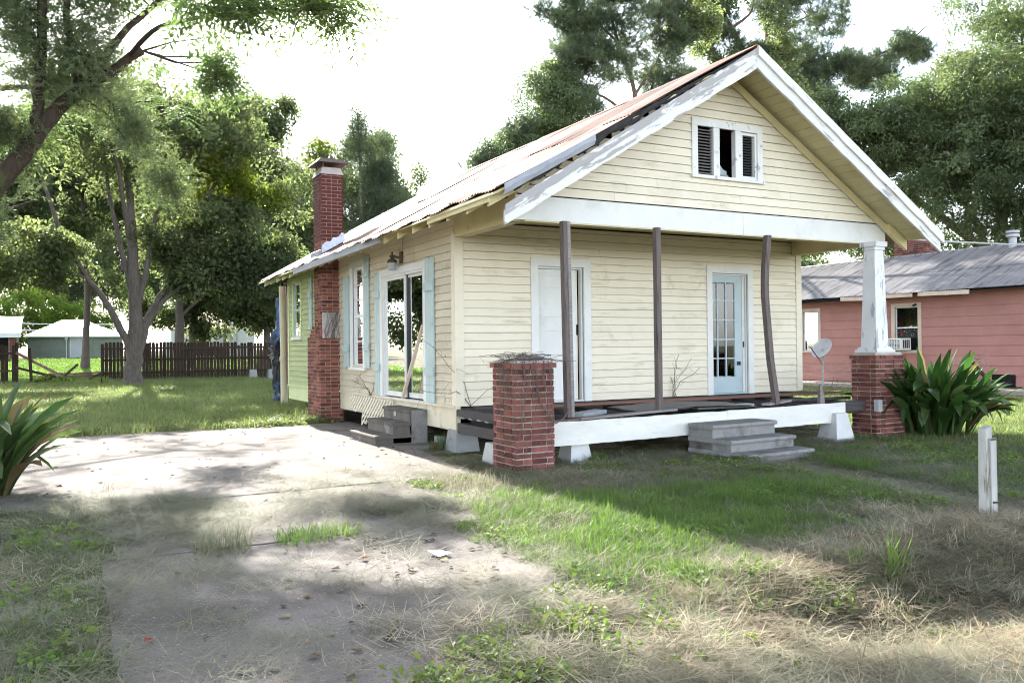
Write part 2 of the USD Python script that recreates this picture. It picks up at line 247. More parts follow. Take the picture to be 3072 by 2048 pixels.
def scatter(path, protos, pos, rz, sc, idx, tilt=None, tdir=None):
    """A PointInstancer at path; protos: [(name, mesh, material)]."""
    pi = UsdGeom.PointInstancer.Define(stage, path); n = len(pos); targets = []
    for nm, me, ma in protos:
        usdkit.mesh(stage, f'{path}/{nm}', me, ma); targets.append(Sdf.Path(f'{path}/{nm}'))
    pi.CreatePrototypesRel().SetTargets(targets)
    pi.CreateProtoIndicesAttr(Vt.IntArray.FromNumpy(np.asarray(idx, np.int32)))
    pi.CreatePositionsAttr(Vt.Vec3fArray.FromNumpy(np.asarray(pos, np.float32)))
    sc = np.asarray(sc, np.float32); sc = np.repeat(sc[:, None], 3, 1) if sc.ndim == 1 else sc
    pi.CreateScalesAttr(Vt.Vec3fArray.FromNumpy(sc))
    cz, sz = np.cos(rz / 2), np.sin(rz / 2)
    if tilt is None: q = np.stack([cz, 0 * cz, 0 * cz, sz], 1)
    else:
        ct, s_ = np.cos(tilt / 2), np.sin(tilt / 2); ax, ay = np.cos(tdir), np.sin(tdir)
        q = np.stack([ct * cz, s_ * (ax * cz + ay * sz), s_ * (ay * cz - ax * sz), ct * sz], 1)
    pi.CreateOrientationsAttr(Vt.QuathArray([Gf.Quath(float(a), float(b), float(c), float(d)) for a, b, c, d in q]))
    return path
def sstep(a, b, x): t = np.clip((x - a) / (b - a), 0, 1); return t * t * (3 - 2 * t)

# ------------------------------------------------------------------ terrain
def pathd(x, y):   # distance to the worn path
    P = np.array([(2.9, -3.3), (2.75, -4.2), (2.6, -5.2), (2.3, -6.4), (2.2, -9)]); d = np.full(np.shape(x), 9.)
    for a, b in zip(P[:-1], P[1:]):
        ab = b - a; t = np.clip(((x - a[0]) * ab[0] + (y - a[1]) * ab[1]) / (ab @ ab), 0, 1)
        d = np.minimum(d, np.hypot(x - a[0] - t * ab[0], y - a[1] - t * ab[1]))
    return d
def ditch(x, y): return sstep(-2.35, -1.2, x) * np.exp(-((y + 8.0 + .12 * np.sin(x * 1.3)) / .55) ** 2)
def onslab(x, y, g=0.):
    return ((x > -6.3 - g) & (x < -.7 + g) & (y > -2.0 - g) & (y < 5.15 + g)) | ((x > -.8) & (x < .1) & (y > .65 - g) & (y < 5.2 + g)) | \
        ((x > -4.72 - g) & (x < -2.25 + g) & (y < -4.55 + g) & (y > -8.9 - 1.05 * (x + 4.4) * 0 + 1.05 * np.maximum(x + 4.4, 0) * .75 - g)) | ((x > -4.55 - g) & (x < -1.85 + g) & (y > -4.6) & (y < -2.1))
def ground(x, y):
    x, y = np.asarray(x, float), np.asarray(y, float)
    z = .68 * sstep(38, 73, y) + .035 * (meshkit.fbm(np.stack([x * .7, y * .7, 0 * x], -1), 3, 4) - .5)
    z = z - .20 * ditch(x, y) + .07 * sstep(-2.2, -1., x) * sstep(3., 1., x) * np.exp(-((y + 7.05) / .32) ** 2) * (.4 + 1.2 * meshkit.fbm(np.stack([x * 2.2, y * 2.2, 0 * x], -1), 2, 14))
    z = z + .06 * ditch(x, y) * (meshkit.fbm(np.stack([x * 5, y * 5, 0 * x], -1), 3, 9) - .5) * 4
    z = z - .03 * sstep(.5, .2, pathd(x, y)) + .06 * sstep(12, 20, x)
    return z - (.012 + np.maximum(z, 0)) * onslab(x, y, .0)
def grid(x0, x1, y0, y1, step):
    xs = np.arange(x0, x1 + 1e-6, step); ys = np.arange(y0, y1 + 1e-6, step); X, Y = np.meshgrid(xs, ys); nx = len(xs)
    i = np.arange(len(xs) - 1)[None, :] + nx * np.arange(len(ys) - 1)[:, None]; i = i.ravel()
    return np.stack([X, Y, ground(X, Y)], -1).reshape(-1, 3), np.stack([i, i + 1, i + nx + 1, i + nx], 1)
gm = MB()
xs = np.concatenate([np.arange(-9, 5, .12), np.arange(5, 30, .8)]); ys = np.concatenate([np.arange(-14, -2, .12), np.arange(-2, 12, .4), np.arange(12, 90, 2.5)])
xs = np.concatenate([[-900, -300, -120, -60, -40, -30, -22, -16, -12], xs, [30, 45, 70, 130, 300, 900]]); ys = np.concatenate([[-400, -120, -50, -25, -17], ys, [95, 120, 200, 400, 1200]])
X, Y = np.meshgrid(xs, ys); i = (np.arange(len(xs) - 1)[None, :] + len(xs) * np.arange(len(ys) - 1)[:, None]).ravel(); nx = len(xs)
single('ground', ((np.stack([X, Y, ground(X, Y)], -1).reshape(-1, 3)), np.stack([i, i + 1, i + nx + 1, i + nx], 1)), 'soil', 'grassy yard ground of bare soil and thatch', kind='structure', smooth=True)
# driveway slabs
dw = thing('driveway', 'cracked concrete driveway slabs littered with grass clippings', None, kind='structure')
def slab(poly, z, lab=None):
    m = MB(); n = 28; poly = np.array(poly, float); P = []
    for a, b in zip(poly, np.roll(poly, -1, 0)):
        L = max(2, int(np.linalg.norm(b - a) / .12))
        for t in np.arange(L) / L:
            p = a + (b - a) * t; P.append(p + .012 * (meshkit.noise(np.array([p[0] * 6, p[1] * 6, 3.])) - .5) * 2)
    P = np.array(P); import shapely.geometry as sg
    t = trimesh.creation.extrude_polygon(sg.Polygon(P), .14, engine='earcut'); v = np.array(t.vertices); v[:, 2] += z - .14
    part(dw, 'slab', (v, np.array(t.faces)), 'conc', lab)
slab([(-4.85, -10.5), (-4.6, -9.6), (-3.9, -8.2), (-3.2, -7.55), (-2.5, -7.1), (-2.16, -6.75), (-2.12, -6.), (-2.06, -4.54), (-4.72, -4.50)], .022)
slab([(-4.62, -4.47), (-1.75, -4.51), (-1.70, -2.27), (-3.6, -2.30), (-4.6, -2.34)], .026)
slab([(-6.4, -2.0), (-3.6, -2.26), (-.75, -2.15), (-.55, -.3), (-.42, .55), (.12, .55), (.12, 5.30), (-6.4, 5.25)], .030)
P = []
for a, b, w in (((2.95, -3.25), (2.8, -4.1), .32), ((2.8, -4.1), (2.62, -5.2), .30), ((2.62, -5.2), (2.35, -6.4), .3), ((2.35, -6.4), (2.2, -9.), .3)):
    P.append((a, b, w))
pm = MB(); pts = np.array([(2.98, -3.2), (2.75, -4.2), (2.6, -5.2), (2.3, -6.4), (2.2, -9)])
tt = np.linspace(0, 4, 80); cx = np.interp(tt, range(5), pts[:, 0]); cy = np.interp(tt, range(5), pts[:, 1])
W = .30 + .10 * (meshkit.fbm(np.stack([tt * 4, tt * 0, tt * 0], -1), 3, 2) - .5) * 2; cols = np.linspace(-1, 1, 9)
V = np.array([[(cx[i] + W[i] * c, cy[i] + .05 * c, float(ground(cx[i] + W[i] * c, cy[i])) + .008 - .012 * abs(c) ** 3) for c in cols] for i in range(80)]).reshape(-1, 3)
F = [(i * 9 + j, (i + 1) * 9 + j, (i + 1) * 9 + j + 1, i * 9 + j + 1) for i in range(79) for j in range(8)]
single('worn_path', (V, np.array(F)), 'path', 'worn grey dirt path curving from the front steps to the right', kind='structure', smooth=True)
gv = MB(); gx = np.linspace(16.7, 20.5, 14); gy = np.linspace(-6, 20, 40); X, Y = np.meshgrid(gx, gy); i = (np.arange(13)[None] + 14 * np.arange(39)[:, None]).ravel()
X2 = X + np.where(X < 17, .5 * (meshkit.fbm(np.stack([Y * .6, Y * 0, Y * 0], -1), 3, 8) - .5), 0)
single('gravel_drive', (np.stack([X2, Y, ground(X2, Y) + .03], -1).reshape(-1, 3), np.stack([i, i + 1, i + 15, i + 14], 1)), 'gravel', 'grey gravel strip along the pink house', kind='structure')

# ------------------------------------------------------------------ the yellow house
house = thing('yellow_house', 'weathered cream clapboard house with rusty tin gable roof and broken front porch', 'house')
FR = lambda u, z, o: (u, -o, z)
LF = lambda u, z, o: (-o, u, z)
GB = lambda u, z, o: (u, -1.8 - o, z)
def fbox(fn, u0, u1, z0, z1, o0, o1, mb=None):
    mb = mb or MB(); return mb.hexa([fn(u, z, o) for z in (z0, z1) for o in (o1, o0) for u in (u0, u1)])
def wall(name, fn, u0, u1, z0, z1, opens, mat, pitch=.1155, top=None, sheath=True, only=None, label=None):
    """Sheathing with openings plus one clapboard per course and stretch."""
    sh = MB(); us = sorted({u0, u1, *[o[0] for o in opens], *[o[1] for o in opens]})
    for a, b in zip(us[:-1], us[1:]):
        zs = [z0]
        for o in sorted(opens, key=lambda o: o[2]):
            if o[0] <= a and o[1] >= b: zs += [o[2], o[3]]
        zs.append(z1)
        for c, d in zip(zs[::2], zs[1::2]):
            if d <= c + 1e-3: continue
            if not top: fbox(fn, a, b, c, d, -.10, .0, sh); continue
            for q in np.arange(c, d - .01, .08):
                lo, hi = top(min(q + .08, d)); lo, hi = max(a, lo), min(b, hi)
                if hi - lo > .02: fbox(fn, lo, hi, q, min(q + .08, d), -.10, .0, sh)
    w = part(house, name, sh, 'inside', label)
    z, k = z0 + .004, 0
    while z < z1 - .02:
        zt = min(z + pitch - .005, z1); segs = [(u0, u1)]
        for o in opens:
            if o[2] < zt - .01 and o[3] > z + .01:
                segs = [s for a, b in segs for s in ((a, min(b, o[0])), (max(a, o[1]), b)) if s[1] - s[0] > .02]
        for o in opens:
            if o[2] < zt - .01 and o[3] > z + .01:
                for c, d in ((z, o[2]), (o[3], zt)):
                    if .012 < d - c < pitch - .012: part(w, 'clapboard', MB().hexa([fn(u, zz, oo) for zz, of in ((c, .022), (d, .008)) for oo in (of, .001) for u in (o[0], o[1])]), mat)
        for a, b in segs:
            if top:
                lo, hi = top(z + .03); a, b = max(a, lo), min(b, hi)
                if b - a < .05: continue
            cuts = [a]
            while b - cuts[-1] > 3.0: cuts.append(cuts[-1] + 1.2 + 1.7 * rng.random())
            cuts.append(b)
            for p, q in zip(cuts[:-1], cuts[1:]):
                j = rng.normal(0, .0012, 4); e = .003 if q < b else 0
                V = [fn(u, zz, o) for (zz, of, ob) in ((z, .024, .002), (zt, .007, .001)) for o in (of, ob) for u in (p, q - e)]
                V = np.array(V); V[:, 2] += np.array([j[0], j[1], j[0], j[1], j[2], j[3], j[2], j[3]]) * .7
                part(w, 'clapboard', MB().hexa(V), mat)
        z += pitch; k += 1
    return w
D1 = (1.197, 2.245, .62, 2.765); D2 = (4.535, 5.55, .62, 2.755)
wall('front_wall', FR, 0.0, 6.67, .62, 3.22, [(D1[0] + .03, D1[1] - .03, .60, 2.74), (D2[0] + .03, D2[1] - .03, .60, 2.73)], 'cream')
SDO = (1.05, 3.05, .62, 2.74)
wall('left_wall', LF, 0.0, 6.95, .62, 3.27, [(SDO[0], SDO[1], .60, SDO[3]), (3.90, 4.72, 1.14, 3.03)], 'creamold')
wall('rear_left_wall', LF, 6.95, 9.55, .60, 3.25, [(8.36, 9.10, 1.74, 3.05)], 'green', label='pale green clapboard wall behind the chimney')
RS, EX, YF = .565, -.65, -2.46            # roof slope, eave x, front edge y
def rz(x, y=0): return 5.42 - (.557 + .0033 * (y + 2.4)) * abs(3.33 - x) if x < 3.33 else 5.42 - .6125 * (x - 3.33)
wall('gable_wall', GB, 0.0, 6.66, 3.325, 5.22, [(2.75, 4.01, 3.78, 4.55)], 'cream', top=lambda z: (3.33 - (5.27 - z) / .575, 3.33 + (5.21 - z) / .593))
# the rest of the shell: far walls, floor, attic floor, hidden right side
sh = MB(); sh.box(6.57, 6.67, .1, 9.5, .62, 3.25); sh.box(.1, 6.57, 9.45, 9.55, .6, 3.25)
sh.box(.1, 6.57, 3.2, 3.3, .5, 3.15)                                  # room partition
part(house, 'hidden_walls', sh, 'inside')
fl = MB(); fl.box(.02, 6.6, .1, 9.5, .45, .60); part(house, 'floor', fl, 'inside')
cl = MB(); cl.box(.02, 6.6, .1, 9.4, 3.10, 3.14); part(house, 'ceiling', cl, 'inside')
gb = MB(); gb.prism([(0.1, 3.3), (6.5, 3.3), (3.33, 5.1)], lambda a, b, t: (a, t, b), -.8, -.75); part(house, 'attic_partition', gb, 'dark')
# corner boards and skirts
cb = MB(); cb.box(-.028, .105, -.030, .0, .63, 3.06); part(house, 'corner_board', cb, 'cream')
cb = MB(); cb.box(-.030, -.0, .002, .095, .63, 3.1); part(house, 'corner_board', cb, 'creamold')
cb = MB(); cb.box(6.57, 6.70, -.030, 0, .63, 3.06); part(house, 'corner_board', cb, 'cream')
cb = MB(); cb.box(-.031, .0, 9.46, 9.56, .6, 3.1); part(house, 'corner_board', cb, 'green')
sk = MB(); sk.box(-.018, .03, 0.0, 5.44, .285, .605); part(house, 'skirt_board', sk, 'skirt', 'dirty cream skirt board under the left wall')
sk = MB(); sk.box(-.05, .0, .0, 5.44, .606, .632); part(house, 'skirt_cap', sk, 'skirt')
sk = MB(); sk.box(-.02, .03, 6.4, 9.56, .285, .585); part(house, 'skirt_board', sk, 'green', 'pale green skirt board')
sk = MB(); sk.box(-.05, .0, 6.4, 9.56, .586, .612); part(house, 'skirt_cap', sk, 'green')
ps = MB(); ps.box(-.035, .04, -.032, .0, .30, .63); part(house, 'corner_post', ps, 'skirt')
# sill beams and floor joists seen in the dark under the house
bm = MB(); bm.box(.04, .22, .02, 9.5, .30, .45); bm.box(.04, 6.6, .02, .20, .30, .45); part(house, 'sill_beam', bm, 'woodh')

# left front door: frame, slab with panels, dark gap
def frame(parent, fn, o, w, proud, mat, bottom=False, name='trim_board', back=0.):
    a, b, c, d = o
    part(parent, name, fbox(fn, a, a + w, c, d - w, back, proud), mat); part(parent, name, fbox(fn, b - w, b, c, d - w, back, proud), mat)
    part(parent, name, fbox(fn, a, b, d - w, d, back, proud + .004), mat)
    if bottom: part(parent, name, fbox(fn, a - .03, b + .03, c - .045, c, back, proud + .035), mat)
dr = part(house, 'door_frame', fbox(FR, 1.31, 2.13, .62, .64, -.12, .01), 'white', 'white framed left front door')
frame(dr, FR, D1, .125, .035, 'white')
frame(dr, FR, (1.322, 2.12, .64, 2.64), .03, -.015, 'white', name='jamb', back=-.11)
def panel_door(x0, x1, z0, z1, o, parent):
    p = part(parent, 'door', fbox(FR, x0, x1, z0, z1, o - .04, o - .012), 'white', 'white panelled door standing slightly ajar')
    st = .11; xs = [(x0, x0 + st), (x1 - st, x1)]
    for a, b in xs: part(parent, 'door_stile', fbox(FR, a, b, z0, z1, o - .012, o), 'white')
    for c, d in ((z0, z0 + .2), (1.68, 1.78), (1.90, 1.97), (2.33, 2.40), (z1 - .10, z1)):
        part(parent, 'door_rail', fbox(FR, x0 + st, x1 - st, c, d, o - .012, o - .001), 'white')
panel_door(1.352, 2.02, .645, 2.605, -.05, dr)
part(dr, 'door_edge', fbox(FR, 2.024, 2.048, .645, 2.6, -.10, -.055), 'creamold')
part(dr, 'lock_hole', fbox(FR, 2.026, 2.046, 1.62, 1.78, -.054, -.048), 'dark')
part(dr, 'dark_gap', fbox(FR, 2.048, 2.09, .645, 2.6, -.2, -.09), 'dark')
# french door
dr = part(house, 'door_frame', fbox(FR, 4.65, 5.43, .62, .635, -.12, .02), 'doorblue', 'white framed pale blue glazed door')
frame(dr, FR, D2, .115, .035, 'white')
frame(dr, FR, (4.65, 5.435, .635, 2.635), .022, -.01, 'white', name='jamb', back=-.11)
gx = [4.672, 4.815, 4.999, 5.185]; gz = [.915, 1.22, 1.538, 1.862, 2.19, 2.485]
for a, b, c, d in ((4.672, 5.30, .64, .91), (4.672, 5.30, 2.49, 2.612), (5.19, 5.345, .64, 2.612)):
    part(dr, 'door_rail', fbox(FR, a, b if b != 5.30 else 5.19, c, d, -.075, -.035), 'doorblue')
part(dr, 'door_edge', fbox(FR, 5.36, 5.41, .64, 2.61, -.1, -.04), 'white')
for x in gx[1:3]: part(dr, 'muntin', fbox(FR, x - .011, x + .011, .91, 2.49, -.07, -.036), 'doorblue')
for z in gz[1:5]: part(dr, 'muntin', fbox(FR, 4.672, 5.19, z - .010, z + .010, -.071, -.038), 'doorblue')
for i in range(3):
    for j in range(5): part(dr, 'pane', fbox(FR, gx[i] + .011, gx[i + 1] - .011, gz[j] + .01, gz[j + 1] - .01, -.056, -.052), 'glass')
cu = MB(); xs = np.linspace(4.67, 5.19, 60); V = []; 
for z in (.9, 1.86):
    for x in xs: V.append((x, .12 + .012 * math.sin(x * 95), z))
n = len(xs); cu.add(V, [(i, i + 1, n + i + 1, n + i) for i in range(n - 1)]); part(dr, 'curtain', cu, 'curtain', 'patterned half curtain behind the lower panes')
cu = MB(); V = [(x, .10 + .008 * math.sin(x * 70), z) for z in (1.9, 2.5) for x in np.linspace(4.72, 4.98, 20)]; cu.add(V, [(i, i + 1, 21 + i, 20 + i) for i in range(19)]); part(dr, 'curtain', cu, 'blue', 'pale blue cloth behind the upper panes')
part(dr, 'hinge', fbox(FR, 5.37, 5.395, 1.4, 1.5, -.04, -.034), 'black')
part(dr, 'handle', fbox(FR, 5.23, 5.25, 1.10, 1.16, -.035, -.01), 'black'); part(dr, 'handle', fbox(FR, 5.27, 5.29, 1.10, 1.16, -.035, -.01), 'black')

# sliding glass door in the left wall
sd = part(house, 'sliding_door', fbox(LF, 1.03, 3.07, .60, .64, -.10, .045), 'white', 'white sliding glass patio door')
frame(sd, LF, (1.02, 3.07, .63, 2.77), .11, .04, 'white')
frame(sd, LF, (1.125, 2.955, .64, 2.66), .035, .015, 'white', name='jamb', back=-.09)
def sash(u0, u1, o, parent, w=.05, z0=.66, z1=2.63):
    for a, b, c, d in ((u0, u0 + w, z0, z1), (u1 - w, u1, z0, z1), (u0 + w, u1 - w, z0, z0 + .08), (u0 + w, u1 - w, z1 - .05, z1)):
        part(parent, 'sash_rail', fbox(LF, a, b, c, d, o - .03, o), 'white')
    part(parent, 'pane', fbox(LF, u0 + w, u1 - w, z0 + .08, z1 - .05, o - .017, o - .012), 'glassdark')
sash(1.165, 2.03, -.05, sd); sash(1.97, 2.915, -.005, sd)
part(sd, 'seal_strip', fbox(LF, 1.945, 1.968, .66, 2.63, -.06, -.03), 'black')
cu = MB(); V = [(.06 + .012 * math.sin(y * 60), y, z) for z in (.66, 2.62) for y in np.linspace(2.55, 2.72, 16)]; cu.add(V, [(i, i + 1, 17 + i, 16 + i) for i in range(15)]); part(sd, 'curtain', cu, 'blind', 'pale vertical curtain strip behind the glass')
st = MB(); st.bar((-.085, 1.88, .665), (-.015, 1.175, 1.80), .035, .05, up=(1, 0, 0))
single('wooden_plank', st, 'trim', 'thin pale wooden plank leaning across the sliding glass door', 'plank')
# shutters: two planks and two battens each
def shutter(u0, u1, z0, z1, bz, name='shutter', mat='blue'):
    m = (u0 + u1) / 2; s = part(house, name, fbox(LF, u0, m - .006, z0, z1, .026, .048), mat, 'faded blue board shutter')
    part(s, 'board', fbox(LF, m + .006, u1, z0 - .02 * rng.random(), z1 + .03 * rng.random(), .026, .047), mat)
    for z in bz: part(s, 'batten', fbox(LF, u0 - .02, u1 + .02, z - .06, z + .06, .048, .072), mat)
shutter(3.07, 3.30, .64, 2.74, (2.38, 1.13)); shutter(.70, 1.02, .635, 2.77, (2.36, 1.10))
shutter(4.79, 5.10, 1.11, 2.81, (1.45,)); shutter(3.62, 3.88, 1.10, 3.10, (2.78, 1.47)); shutter(7.38, 7.62, 1.88, 3.06, (2.62,))
# narrow window
wn = part(house, 'window', fbox(LF, 3.86, 4.78, 1.055, 1.10, -.05, .06), 'white', 'tall narrow white sash window'); frame(wn, LF, (3.89, 4.745, 1.10, 3.07), .105, .035, 'white')
for a, b, c, d in ((4.0, 4.03, 1.11, 2.96), (4.60, 4.64, 1.11, 2.96), (4.03, 4.60, 1.11, 1.17), (4.03, 4.60, 2.90, 2.96), (4.03, 4.60, 2.015, 2.075)):
    part(wn, 'sash_rail', fbox(LF, a, b, c, d, -.05, .0 if c > 2 else -.012), 'white')
for z in (2.35, 2.62, 1.58): part(wn, 'muntin', fbox(LF, 4.03, 4.60, z - .012, z + .012, -.04, -.008), 'white')
for c, d in ((1.17, 1.568), (1.592, 2.015), (2.075, 2.338), (2.362, 2.608), (2.632, 2.90)): part(wn, 'pane', fbox(LF, 4.03, 4.60, c, d, -.03, -.026), 'glassdark')
bl = MB(); bl.box(.12, .125, 3.95, 4.7, 1.1, 2.98); part(wn, 'blind', bl, 'inside')
# rear window in the green wall
wn = part(house, 'window', fbox(LF, 8.28, 9.18, 1.665, 1.72, -.05, .06), 'white', 'small window with screen in the green wall'); frame(wn, LF, (8.33, 9.13, 1.72, 3.07), .10, .03, 'green')
for a, b, c, d in ((8.43, 8.47, 1.73, 2.97), (8.99, 9.03, 1.73, 2.97), (8.47, 8.99, 1.73, 1.78), (8.47, 8.99, 2.32, 2.37), (8.47, 8.99, 2.92, 2.97)): part(wn, 'sash_rail', fbox(LF, a, b, c, d, -.03, .005), 'blue')
part(wn, 'pane', fbox(LF, 8.47, 8.99, 1.78, 2.32, -.015, -.011), 'glassdark'); part(wn, 'pane', fbox(LF, 8.47, 8.99, 2.37, 2.92, -.015, -.011), 'glassdark')
# gable window with three lights
wn = part(house, 'window', fbox(GB, 2.71, 4.05, 3.745, 3.79, -.05, .06), 'peel', 'white three-part attic window with louvres and an open middle'); frame(wn, GB, (2.73, 4.03, 3.79, 4.565), .10, .035, 'peel')
for a, b in ((3.115, 3.225), (3.515, 3.62)): part(wn, 'mullion', fbox(GB, a, b, 3.79, 4.465, -.05, .03), 'peel')
for k in range(15): 
    z = 3.815 + k * .0425; part(wn, 'louvre', MB().hexa([GB(u, zz, o) for zz, oo in ((z, (.005, -.002)), (z + .03, (-.035, -.042))) for o in oo for u in (2.832, 3.112)]), 'louvre')
for k in range(15):
    z = 3.84 + k * .038; part(wn, 'louvre', MB().hexa([GB(u, zz, o) for zz, oo in ((z, (-.03, -.036)), (z + .03, (-.055, -.061))) for o in oo for u in (3.66, 3.90)]), 'black')
for a, b, c, d in ((3.625, 3.665, 3.80, 4.46), (3.895, 3.93, 3.80, 4.46), (3.665, 3.895, 3.80, 3.84), (3.665, 3.895, 4.42, 4.46)): part(wn, 'sash_rail', fbox(GB, a, b, c, d, -.06, .012), 'peel')
part(wn, 'screen', fbox(GB, 3.66, 3.90, 3.83, 4.43, -.09, -.085), 'dark'); part(wn, 'screen', fbox(GB, 2.83, 3.115, 3.79, 4.46, -.09, -.085), 'dark')
pb = MB(); pb.prism([(3.23, 3.79), (3.50, 3.79), (3.50, 3.92), (3.43, 3.94), (3.23, 4.17)], lambda a, b, t: (a, t, b), -1.66, -1.655); part(wn, 'broken_board', pb, 'blue', 'broken pale blue board inside the open middle light')
part(wn, 'debris', fbox(GB, 3.24, 3.40, 3.79, 3.83, -.05, -.0), 'woodg')

# roof: corrugated sheets
YB = 10.0
def ridge_end(y):   # where on the slope (0 ridge .. 1 eave) the hip cuts a column
    return 0. if y < 7.75 else (y - 7.75) / (YB - 7.75)
def rp(t, y, dz=0): 
    x = 3.33 + (EX - 3.33) * t
    return np.array([x, y, rz(x, y) + dz])
roof = part(house, 'roof', MB().hexa([tuple(rp(t, y, dz)) for dz in (-.05, -.03) for y in (YF + .05, 7.75) for t in (1., 0)]), 'soffit', 'rusty corrugated tin gable roof')
wv = .076
for row in range(2):
    for c in range(20):
        y0 = YF + c * .63 + rng.normal(0, .006); y1 = min(y0 + .665, YB - .01)
        if y0 > YB - .1: continue
        ys = np.linspace(y0, y1, 36); t0, t1 = (0., .52) if row == 0 else (.49, 1.0 + .012 * rng.normal())
        lift = (.018 if row == 0 else .006) + .004 * rng.random(); tw = rng.normal(0, .008); V = []
        if row == 1 and c < 6 and rng.random() < .8: t1 += .0
        K = 5
        for k in range(K):
            for y in ys:
                lo = max(t0, ridge_end(y)); t = max(lo, t1) if k == K - 1 else lo + (max(lo, t1) - lo) * k / (K - 1)
                bend = .012 * math.sin(7 * t + c) + tw * (y - y0) / .6
                if row == 1 and k == K - 1: bend += .012 * math.sin(y * 9)
                V.append(rp(t, y, lift + bend + .010 * math.cos(2 * PI * (y - YF) / wv)))
        n = 36; part(roof, 'tin_sheet', (np.array(V), np.array([(k * n + i, (k + 1) * n + i, (k + 1) * n + i + 1, k * n + i + 1) for k in range(K - 1) for i in range(n - 1)])), 'roof', smooth=True)
rr = MB(); rr.hexa([(x, y, rz(x) + dz) for dz in (-.03, .02) for y in (YF, YB - 1.5) for x in (3.33, 7.1)]); part(roof, 'far_slope', rr, 'roof')
hp = MB(); hp.add([(3.33, 7.7, 5.43), (EX, YB, rz(EX, YB) + .01), (7.1, YB, 3.12)], [(0, 1, 2)]); part(roof, 'hip_slope', hp, 'roof')
rc_ = MB(); 
for s_, sl in ((-1, .557), (1, .6125)): rc_.hexa([(3.33 + s_ * dx, y, 5.455 - sl * dx + dz) for dz in (-.006, 0) for y in (YF - .01, 7.8) for dx in (0, .16)])
part(roof, 'ridge_cap', rc_, 'roof')
# tar paper and torn edge between tin and left rake board
tp = MB(); V = []; ts = np.linspace(.06, .93, 40)
for t in ts:
    j = .02 * math.sin(t * 40) + .015 * math.sin(t * 90 + 1); wdt = .03 + .13 * t ** .8
    V += [rp(t, YF - .012 + .4 * j, -.005), rp(t, YF + .012 + j, -wdt * .55), rp(t, YF + .05, -wdt - j)]
tp.add(V, [(i * 3 + k, i * 3 + 3 + k, i * 3 + 4 + k, i * 3 + 1 + k) for i in range(39) for k in range(2)]); part(roof, 'tar_paper', tp, 'tar', 'torn black tar paper hanging along the left rake')
fl_ = MB(); V = []
for t in np.linspace(.66, .97, 16):
    j = .012 * math.sin(t * 60); V += [rp(t, YF - .03, .012), rp(t, YF - .055 + j, -.05 - j), rp(t, YF - .02 + j, -.11)]
fl_.add(V, [(i * 3 + k, i * 3 + 3 + k, i * 3 + 4 + k, i * 3 + 1 + k) for i in range(15) for k in range(2)]); part(roof, 'bent_flashing', fl_, 'flash', 'bent grey metal flashing at the lower rake')
# rafters and tails on the left eave
k = 0
for y in np.arange(-2.25, 9.9, .58):
    x0, x1 = -.60, .05; t = MB()
    t.hexa([(x, yy, rz(x, y) + dz) for dz in (-.17, -.055) for yy in (y, y + .045) for x in (x0, x1)]); part(roof, 'rafter_tail', t, 'soffit' if y < 6.5 else 'green'); k += 1
for j in range(4):   # eave deck boards
    xa = -.62 + j * .15; t = MB(); t.hexa([(x, y, rz(x, y) + dz) for dz in (-.054, -.034) for y in (YF + .04, 9.95) for x in (xa, xa + .143)]); part(roof, 'eave_board', t, 'soffit')
ef = MB(); ef.hexa([(x, y, rz(-.62, y) + dz) for dz in (-.135, -.02) for y in (1.3, 6.5) for x in (-.655, -.63)]); part(roof, 'eave_fascia', ef, 'flash', 'weathered grey eave board above the windows')
ef = MB(); ef.hexa([(x, y, rz(-.62, y) + dz) for dz in (-.12, -.02) for y in (-2.3, -.5) for x in (-.635, -.618)]); part(roof, 'eave_fascia', ef, 'soffit')
# soffit boards under both rakes, running along the ridge direction
for i in range(29):
    xa = 3.36 + i * .128; t = MB(); j = -abs(rng.normal(0, .005))
    t.hexa([(x, y, rz(x) - .035 + dz + j) for dz in (-.02, 0) for y in (YF + .03, -1.75) for x in (xa, xa + .118)]); part(roof, 'soffit_board', t, 'soffit')
for i in range(30):
    xa = 3.30 - i * .13; t = MB(); t.hexa([(x, y, rz(x, -2.2) - .035 + dz) for dz in (-.02, 0) for y in (YF + .03, -1.75) for x in (xa - .124, xa)]); part(roof, 'soffit_board', t, 'soffit')
# rake boards
def rake(x0, z0, x1, z1, h, y0, y1, mat, name, label=None):
    n = 24; m = MB(); T = np.linspace(0, 1, n); V = []
    for t in T:
        x, z = x0 + (x1 - x0) * t, z0 + (z1 - z0) * t; j = .006 * math.sin(t * 37 + h * 50) + .004 * math.sin(t * 81)
        V += [(x, y0, z - h + j), (x, y0, z + .4 * j), (x, y1, z - h + j), (x, y1, z + .4 * j)]
    F = []
    for i in range(n - 1):
        a = i * 4; b = a + 4; F += [(a, a + 1, b + 1, b), (a + 2, b + 2, b + 3, a + 3), (a + 1, a + 3, b + 3, b + 1), (a, b, b + 2, a + 2)]
    F += [(0, 2, 3, 1), (4 * n - 4, 4 * n - 3, 4 * n - 1, 4 * n - 2)]
    m.add(V, F); return part(roof, name, m, mat, label)
rake(3.335, 5.41, -.50, 3.06, .115, YF - .005, YF + .02, 'greyL', 'rake_trim', 'peeled grey upper rake trim on the left')
rake(3.335, 5.30, -.505, 2.99, .165, YF + .005, YF + .04, 'peelL', 'rake_board', 'peeling white left rake board')
rake(3.33, 5.435, 7.13, 3.107, .135, YF - .035, YF - .0, 'peelR', 'rake_trim', 'peeling upper rake trim on the right')
rake(3.33, 5.31, 7.08, 3.01, .165, YF + .0, YF + .035, 'peelR', 'rake_board', 'peeling white right rake board')
